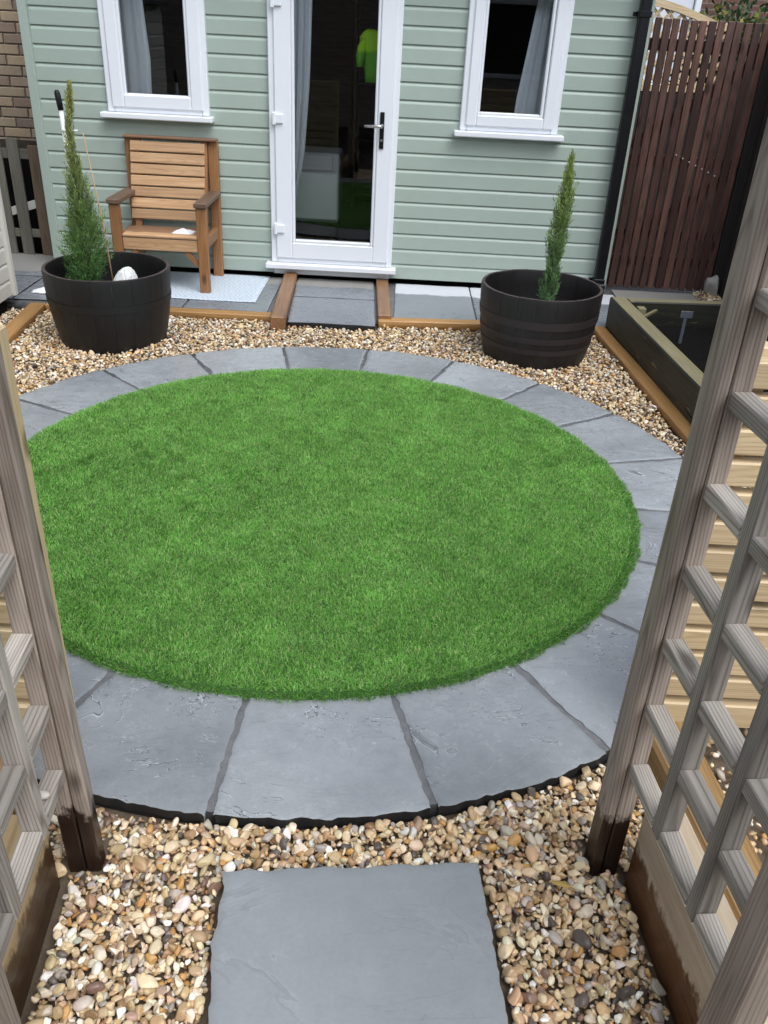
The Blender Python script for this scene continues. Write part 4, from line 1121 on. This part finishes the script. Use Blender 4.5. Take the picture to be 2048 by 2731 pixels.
for q in range(4200):
    d = r_.normal(size=3); d /= np.linalg.norm(d); rr_ = r_.random() ** 0.4
    lob = 0.82 + 0.18 * math.sin(3 * math.atan2(d[1], d[0]) + 4 * d[2]) + r_.normal() * 0.05
    p = np.array([3.20, 9.6, 1.42]) + d * rr_ * np.array([0.62, 0.5, 0.78]) * lob
    if p[2] < 0.1: continue
    t = d * 0.5 + np.array([0, 0, -0.25]) + r_.normal(size=3) * 0.5; t /= np.linalg.norm(t)
    w = np.cross(t, r_.normal(size=3)); w /= np.linalg.norm(w)
    ll = r_.uniform(0.05, 0.11); k0 = len(V)
    V += [p, p + t * ll * .5 + w * ll * .22, p + t * ll, p + t * ll * .5 - w * ll * .22]; F.append((k0, k0 + 1, k0 + 2, k0 + 3))
    c = np.array([0.22, 0.24, 0.05]) if (r_.random() < 0.35 and p[2] > 1.7) else np.array([0.045, 0.085, 0.03])
    C += [c * r_.uniform(0.6, 1.3)] * 4
link('crown', mesh_np('crown', np.array(V) - np.array([3.3, 9.6, 0]), np.array(F), M_bush, False, np.array(C)), Matrix.Translation((3.3, 9.6, 0)), bush)
b = MB(); b.tube([(3.2, 9.6, 0), (3.22, 9.6, 0.6), (3.2, 9.6, 1.3)], [.05, .04, .02], 8); b.build('trunk', M_bark, bush)

# house behind the viewer (seen only as reflections in the glass)
M_bk, nt, bs = newmat('near_brown_brick')
tc = node(nt, 'TexCoord')
br = node(nt, 'TexBrick', i={'Vector': node(nt, 'Mapping', i={0: tc.outputs['Object'], 'Rotation': (math.pi / 2, 0, 0)}).outputs[0], 'Color1': (0.40, 0.31, 0.25, 1), 'Color2': (0.31, 0.24, 0.195, 1), 'Mortar': (0.46, 0.41, 0.36, 1), 'Scale': 1.0, 'Brick Width': 0.225, 'Row Height': 0.075, 'Mortar Size': 0.008})
nt.links.new(br.outputs[0], bs.inputs['Base Color']); bs.inputs['Roughness'].default_value = 0.85
h2 = thing('main_house', 'brown brick house reflected faintly in the garden room glass', 'house', (0, -6.0, 0.0))
b = MB(); b.box(-5.5, 5.5, -9.0, -4.6, 0, 3.4, .01); b.build('wall', M_bk, h2)
b = MB(); frame_ring(b, 0.9, 2.6, 0.95, 2.2, 0.08, -4.62, -4.55, .01); w2 = b.build('window', M_white, h2)
b = MB(); b.box(0.99, 2.51, -4.60, -4.585, 1.04, 2.11, .001); b.build('pane', M_black, w2)

# ================================================================== LAWN
nb = 96
t = np.linspace(0, 2 * np.pi, nb, endpoint=False)
V = np.vstack([[CX, CY, 0.004], np.c_[CX + 1.325 * np.cos(t), CY + 1.325 * np.sin(t), np.full(nb, 0.004)], np.c_[CX + 1.325 * np.cos(t), CY + 1.325 * np.sin(t), np.full(nb, -0.04)]])
k = np.arange(nb)
fa = np.c_[np.zeros(nb, int), 1 + k, 1 + (k + 1) % nb]; fb = np.c_[1 + k, 1 + nb + k, 1 + nb + (k + 1) % nb, 1 + (k + 1) % nb]
turf = link('turf_backing', mesh_np('turf_backing', V, [fa, fb], M_turf)); tag(turf, kind='structure')
NB = 400000
r_ = np.random.default_rng(77)
rad = 1.336 * np.sqrt(r_.random(NB)); th = r_.random(NB) * 2 * np.pi
rad += 0.004 * np.sin(th * 31) + 0.003 * np.sin(th * 73 + 1)
px_, py_ = CX + rad * np.cos(th), CY + rad * np.sin(th)
def field(x, y, seed, f0, f1, n=14):
    q = np.random.default_rng(seed); out = np.zeros_like(x)
    for _ in range(n):
        f = np.exp(q.uniform(np.log(f0), np.log(f1))); a = q.random() * 2 * np.pi
        out += np.sin((x * np.cos(a) + y * np.sin(a)) * f * 2 * np.pi + q.random() * 6.28)
    return out / math.sqrt(n / 2)
la = 1.2 + 0.35 * field(px_, py_, 1, 0.5, 2.0) + 0.45 * field(px_, py_, 2, 4, 14) + r_.normal(size=NB) * 1.25
lean = np.clip(0.95 + 0.10 * field(px_, py_, 3, 1.5, 6) + r_.normal(size=NB) * 0.3, 0.1, 1.6)
hgt = (0.0170 + 0.0008 * field(px_, py_, 4, 2, 8)) * r_.uniform(0.7, 1.2, NB)
edge = rad > 1.30
la = np.where(edge, th + r_.normal(size=NB) * 0.6, la); lean = np.where(edge, np.abs(r_.normal(size=NB)) * 0.6 + 0.35, lean); hgt = np.where(edge, hgt * 0.9, hgt)
dx, dy = np.cos(la), np.sin(la)
wth = r_.uniform(0.0008, 0.0015, NB)
sa = la + np.pi / 2 + r_.normal(size=NB) * 0.6
sx, sy = np.cos(sa) * wth, np.sin(sa) * wth
Z = 0.003
l1 = hgt * 0.55; l2 = hgt * 0.55
c1 = np.cos(lean * 0.55); s1 = np.sin(lean * 0.55); c2 = np.cos(np.minimum(lean * 1.35, 1.75)); s2 = np.sin(np.minimum(lean * 1.35, 1.75))
mx, my, mz = px_ + dx * l1 * s1, py_ + dy * l1 * s1, Z + l1 * c1
tx, ty, tz = mx + dx * l2 * s2, my + dy * l2 * s2, np.maximum(mz + l2 * c2, 0.004)
V = np.empty((NB, 5, 3), np.float32)
V[:, 0] = np.c_[px_ - sx, py_ - sy, np.full(NB, Z)]; V[:, 1] = np.c_[px_ + sx, py_ + sy, np.full(NB, Z)]
V[:, 2] = np.c_[mx + sx * .9, my + sy * .9, mz]; V[:, 3] = np.c_[mx - sx * .9, my - sy * .9, mz]
V[:, 4] = np.c_[tx, ty, tz]
b5 = (np.arange(NB) * 5)[:, None]
Fq = b5 + np.array([[0, 1, 2, 3]]); Ft = b5 + np.array([[3, 2, 4]])
pal = np.array([(0.132, 0.345, 0.048), (0.180, 0.415, 0.076), (0.280, 0.51, 0.145), (0.094, 0.255, 0.034), (0.42, 0.49, 0.19)])
ci = r_.choice(5, NB, p=[.31, .31, .20, .12, .06])
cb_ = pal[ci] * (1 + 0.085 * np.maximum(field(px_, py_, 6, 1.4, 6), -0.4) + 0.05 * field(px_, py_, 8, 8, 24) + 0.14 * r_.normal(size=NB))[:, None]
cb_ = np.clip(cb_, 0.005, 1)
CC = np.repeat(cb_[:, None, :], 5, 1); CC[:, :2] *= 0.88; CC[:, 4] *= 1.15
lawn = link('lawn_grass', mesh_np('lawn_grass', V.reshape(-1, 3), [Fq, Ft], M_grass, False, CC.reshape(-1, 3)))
tag(lawn, 'round bright green artificial lawn inside the slate circle', 'grass', kind='stuff')

# ================================================================== GRAVEL
r_ = np.random.default_rng(5)
LIB = []
for lv in (I1, I2, I3):
    rr_ = np.random.default_rng(8)
    LIB.append([pebble_shape(lv[0], rr_, q % 3 != 0) for q in range(24)])
PAL = np.array([(0.60, 0.46, 0.29), (0.68, 0.56, 0.395), (0.50, 0.36, 0.21), (0.72, 0.64, 0.52), (0.34, 0.215, 0.12), (0.52, 0.30, 0.11), (0.40, 0.37, 0.34), (0.80, 0.79, 0.76), (0.12, 0.10, 0.092), (0.20, 0.13, 0.10), (0.44, 0.32, 0.23)])
PW = np.array([.18, .18, .14, .12, .10, .05, .08, .065, .035, .035, .03]); PW = PW / PW.sum()

def keep(x, y, m=0.0):
    k = np.ones(len(x), bool)
    k &= np.hypot(x - CX, y - CY) > RO + 0.004 + m * 0.55
    # stepping stone (slightly rotated)
    th = math.radians(5.5); u = (x - 0.0) * math.cos(th) + (y - 1.0) * math.sin(th); v = -(x) * math.sin(th) + (y - 1.0) * math.cos(th)
    k &= ~((u > -0.308 - m) & (u < 0.308 + m) & (v < 0.286 + m) & (v > -0.32 - m))
    # patio and edging
    k &= y < 5.408 + 0.07 * np.maximum(0, x) - m
    k &= ~((x > -0.80 - m) & (x < -0.69 + m) & (y > 5.25 - m))
    k &= ~((x > -0.71) & (x < -0.10) & (y > 5.325 - m))
    xe = 1.336 + (5.54 - y) * 0.0797
    k &= ~((y > 3.44) & (x > xe - m))
    xl = -2.355 + (5.445 - y) * 0.0803
    k &= ~((np.abs(x - xl) < 0.052 + m) & (y > 4.18))
    for c in (BL, BR): k &= np.hypot(x - c[0], y - c[1]) > 0.300 + m
    # trellis sleepers and posts
    th = math.radians(6); u = (x - .570) * math.cos(th) + (y - 1.303) * math.sin(th); v = -(x - .570) * math.sin(th) + (y - 1.303) * math.cos(th)
    k &= ~((u > 0.036 - m) & (u < 0.34) & (v < 0.02) & (v > -1.05))
    k &= ~((u > -0.03 - m) & (u < 0.045) & (v > 0.02 - m) & (v < 0.11 + m))
    th = math.radians(5.2); u = -((x + .647) * math.cos(th) + (y - 1.221) * math.sin(th)); v = -(x + .647) * math.sin(th) + (y - 1.221) * math.cos(th)
    k &= ~((u > 0.026 - m) & (u < 0.34) & (v < 0.025) & (v > -1.05))
    k &= ~((u > -0.04 - m) & (u < 0.05) & (v > 0.035 - m) & (v < 0.13 + m))
    k &= x > -2.50
    return k

parts_V, parts_F, parts_C = [], [], []
voff = 0
def scatter(x, y, z, size, lod):
    global voff
    n = len(x)
    if n == 0: return
    base = (I1, I2, I3)[lod][1]
    which = r_.integers(0, 24, n); size = size * np.exp(np.clip(r_.normal(size=n) * 0.2, -0.5, 0.3)) * 0.95
    cols = (PAL * np.array([1.06, 1.01, 0.925]))[r_.choice(len(PAL), n, p=PW)] * r_.uniform(0.78, 1.2, (n, 1)) * (1 + r_.normal(size=(n, 3)) * 0.03)
    yaw = r_.random(n) * 2 * np.pi; tl = r_.normal(size=n) * 0.45; rl = r_.normal(size=n) * 0.45
    cy_, sy_ = np.cos(yaw), np.sin(yaw); ct, st_ = np.cos(tl), np.sin(tl); cr, sr = np.cos(rl), np.sin(rl)
    Rz = np.zeros((n, 3, 3)); Rz[:, 0, 0] = cy_; Rz[:, 0, 1] = -sy_; Rz[:, 1, 0] = sy_; Rz[:, 1, 1] = cy_; Rz[:, 2, 2] = 1
    Ry = np.zeros((n, 3, 3)); Ry[:, 0, 0] = ct; Ry[:, 0, 2] = st_; Ry[:, 1, 1] = 1; Ry[:, 2, 0] = -st_; Ry[:, 2, 2] = ct
    Rx = np.zeros((n, 3, 3)); Rx[:, 0, 0] = 1; Rx[:, 1, 1] = cr; Rx[:, 1, 2] = -sr; Rx[:, 2, 1] = sr; Rx[:, 2, 2] = cr
    Rm = Rz @ Ry @ Rx
    lib = np.stack(LIB[lod])            # 24,nv,3
    vv = lib[which] * size[:, None, None]
    vv = np.einsum('nij,nvj->nvi', Rm, vv) + np.stack([x, y, z], -1)[:, None, :]
    nv = vv.shape[1]
    parts_V.append(vv.reshape(-1, 3).astype(np.float32))
    parts_F.append((base[None] + (np.arange(n) * nv)[:, None, None] + voff).reshape(-1, 3))
    parts_C.append(np.repeat(cols, nv, 0).astype(np.float32))
    voff += n * nv
def jgrid(x0, x1, y0, y1, sp):
    gx, gy = np.meshgrid(np.arange(x0, x1, sp), np.arange(y0, y1, sp))
    gx = gx.ravel() + r_.uniform(-.45, .45, gx.size) * sp; gy = gy.ravel() + r_.uniform(-.45, .45, gy.size) * sp
    return gx, gy
def lay(x0, x1, y0, y1, sp, zc, zr, smin, smax, lod, frac=1.0, extra=None):
    x, y = jgrid(x0, x1, y0, y1, sp)
    s_ = smin + (smax - smin) * r_.random(len(x)) ** 1.8
    k = keep(x, y, 0.0) & (r_.random(len(x)) < frac)
    if extra is not None: k &= extra(x, y)
    x, y, s_ = x[k], y[k], s_[k]
    k = keep(x, y, 0.6 * s_.max() * 0.5); x, y, s_ = x[k], y[k], s_[k]
    hill = 0.004 * field(x, y, 31, 0.8, 3.0) if len(x) else 0
    scatter(x, y, zc + zr * r_.random(len(x)) + hill, s_, lod)
near = lambda x, y: (y < 1.72) & (np.abs(x) < 0.80)
far = lambda x, y: ~near(x, y)
lay(-0.82, 0.82, 0.55, 1.74, 0.0150, -0.047, 0.006, 0.0065, 0.014, 1, 1.0, near)
lay(-0.82, 0.82, 0.55, 1.74, 0.0165, -0.037, 0.008, 0.0080, 0.0165, 2, 1.0, near)
lay(-0.82, 0.82, 0.55, 1.74, 0.0250, -0.027, 0.008, 0.0090, 0.0200, 2, 0.8, near)
lay(-2.52, 1.72, 0.9, 3.4, 0.0255, -0.040, 0.012, 0.010, 0.017, 0, 1.0, lambda x, y: far(x, y) & (x > -1.9))
lay(-2.52, 1.60, 3.3, 5.5, 0.0200, -0.041, 0.008, 0.0085, 0.015, 0, 1.0, far)
lay(-2.52, 1.60, 3.3, 5.5, 0.0245, -0.030, 0.009, 0.009, 0.0165, 1, 0.85, lambda x, y: far(x, y) & (y > 4.0))
# small patch at the foot of the gate
x, y = jgrid(2.30, 2.47, 6.30, 6.56, 0.018); scatter(x, y, 0.004 + 0.012 * r_.random(len(x)), r_.uniform(.008, .014, len(x)), 0)
x, y = jgrid(2.33, 2.46, 6.33, 6.54, 0.020); scatter(x, y, 0.018 + 0.012 * r_.random(len(x)), r_.uniform(.008, .014, len(x)), 1)
gv = link('gravel', mesh_np('gravel', np.vstack(parts_V), np.vstack(parts_F), M_pebble, False, np.vstack(parts_C)))
tag(gv, 'honey coloured loose gravel round the slate circle', 'gravel', kind='stuff')
print('pebble tris', sum(len(f) for f in parts_F))

# single pebble left lying on the bottom rail of the left trellis
pv = LIB[2][3] * 0.016
P_ = atL(0.020, -0.035, 0.293)
o = link('pebble', mesh_np('pebble', pv, I3[1], M_pebble, True, np.tile(np.array([[0.55, 0.50, 0.42]]), (len(pv), 1))), Matrix.Translation(P_))
tag(o, 'lone pale pebble resting on the bottom rail of the trellis by the cream shed', 'pebble')

# fallen leaf on the gravel
V = []; n = 9
for i in range(n):
    t = i / (n - 1); w = 0.0075 * math.sin(math.pi * min(1, t * 1.02)) ** 0.8
    V += [(0.05 * t - 0.025, -w, 0.002 + 0.004 * math.sin(t * 3)), (0.05 * t - 0.025, 0, 0.004 * math.sin(t * 3)), (0.05 * t - 0.025, w, 0.002 + 0.004 * math.sin(t * 3))]
F = [(3 * i + j, 3 * i + j + 1, 3 * i + j + 4, 3 * i + j + 3) for i in range(n - 1) for j in range(2)]
o = link('leaf', mesh_np('leaf', np.array(V), np.array(F), plain('dead_leaf', (0.45, 0.30, 0.08), 0.6, var=0.2)), Matrix.Translation((0.452, 1.262, -0.006)) @ Matrix.Rotation(-0.25, 4, 'Z'))
mo = o.modifiers.new('thick', 'SOLIDIFY'); mo.thickness = 0.0008
tag(o, 'narrow dead yellow leaf lying on gravel near the trellis post', 'leaf')
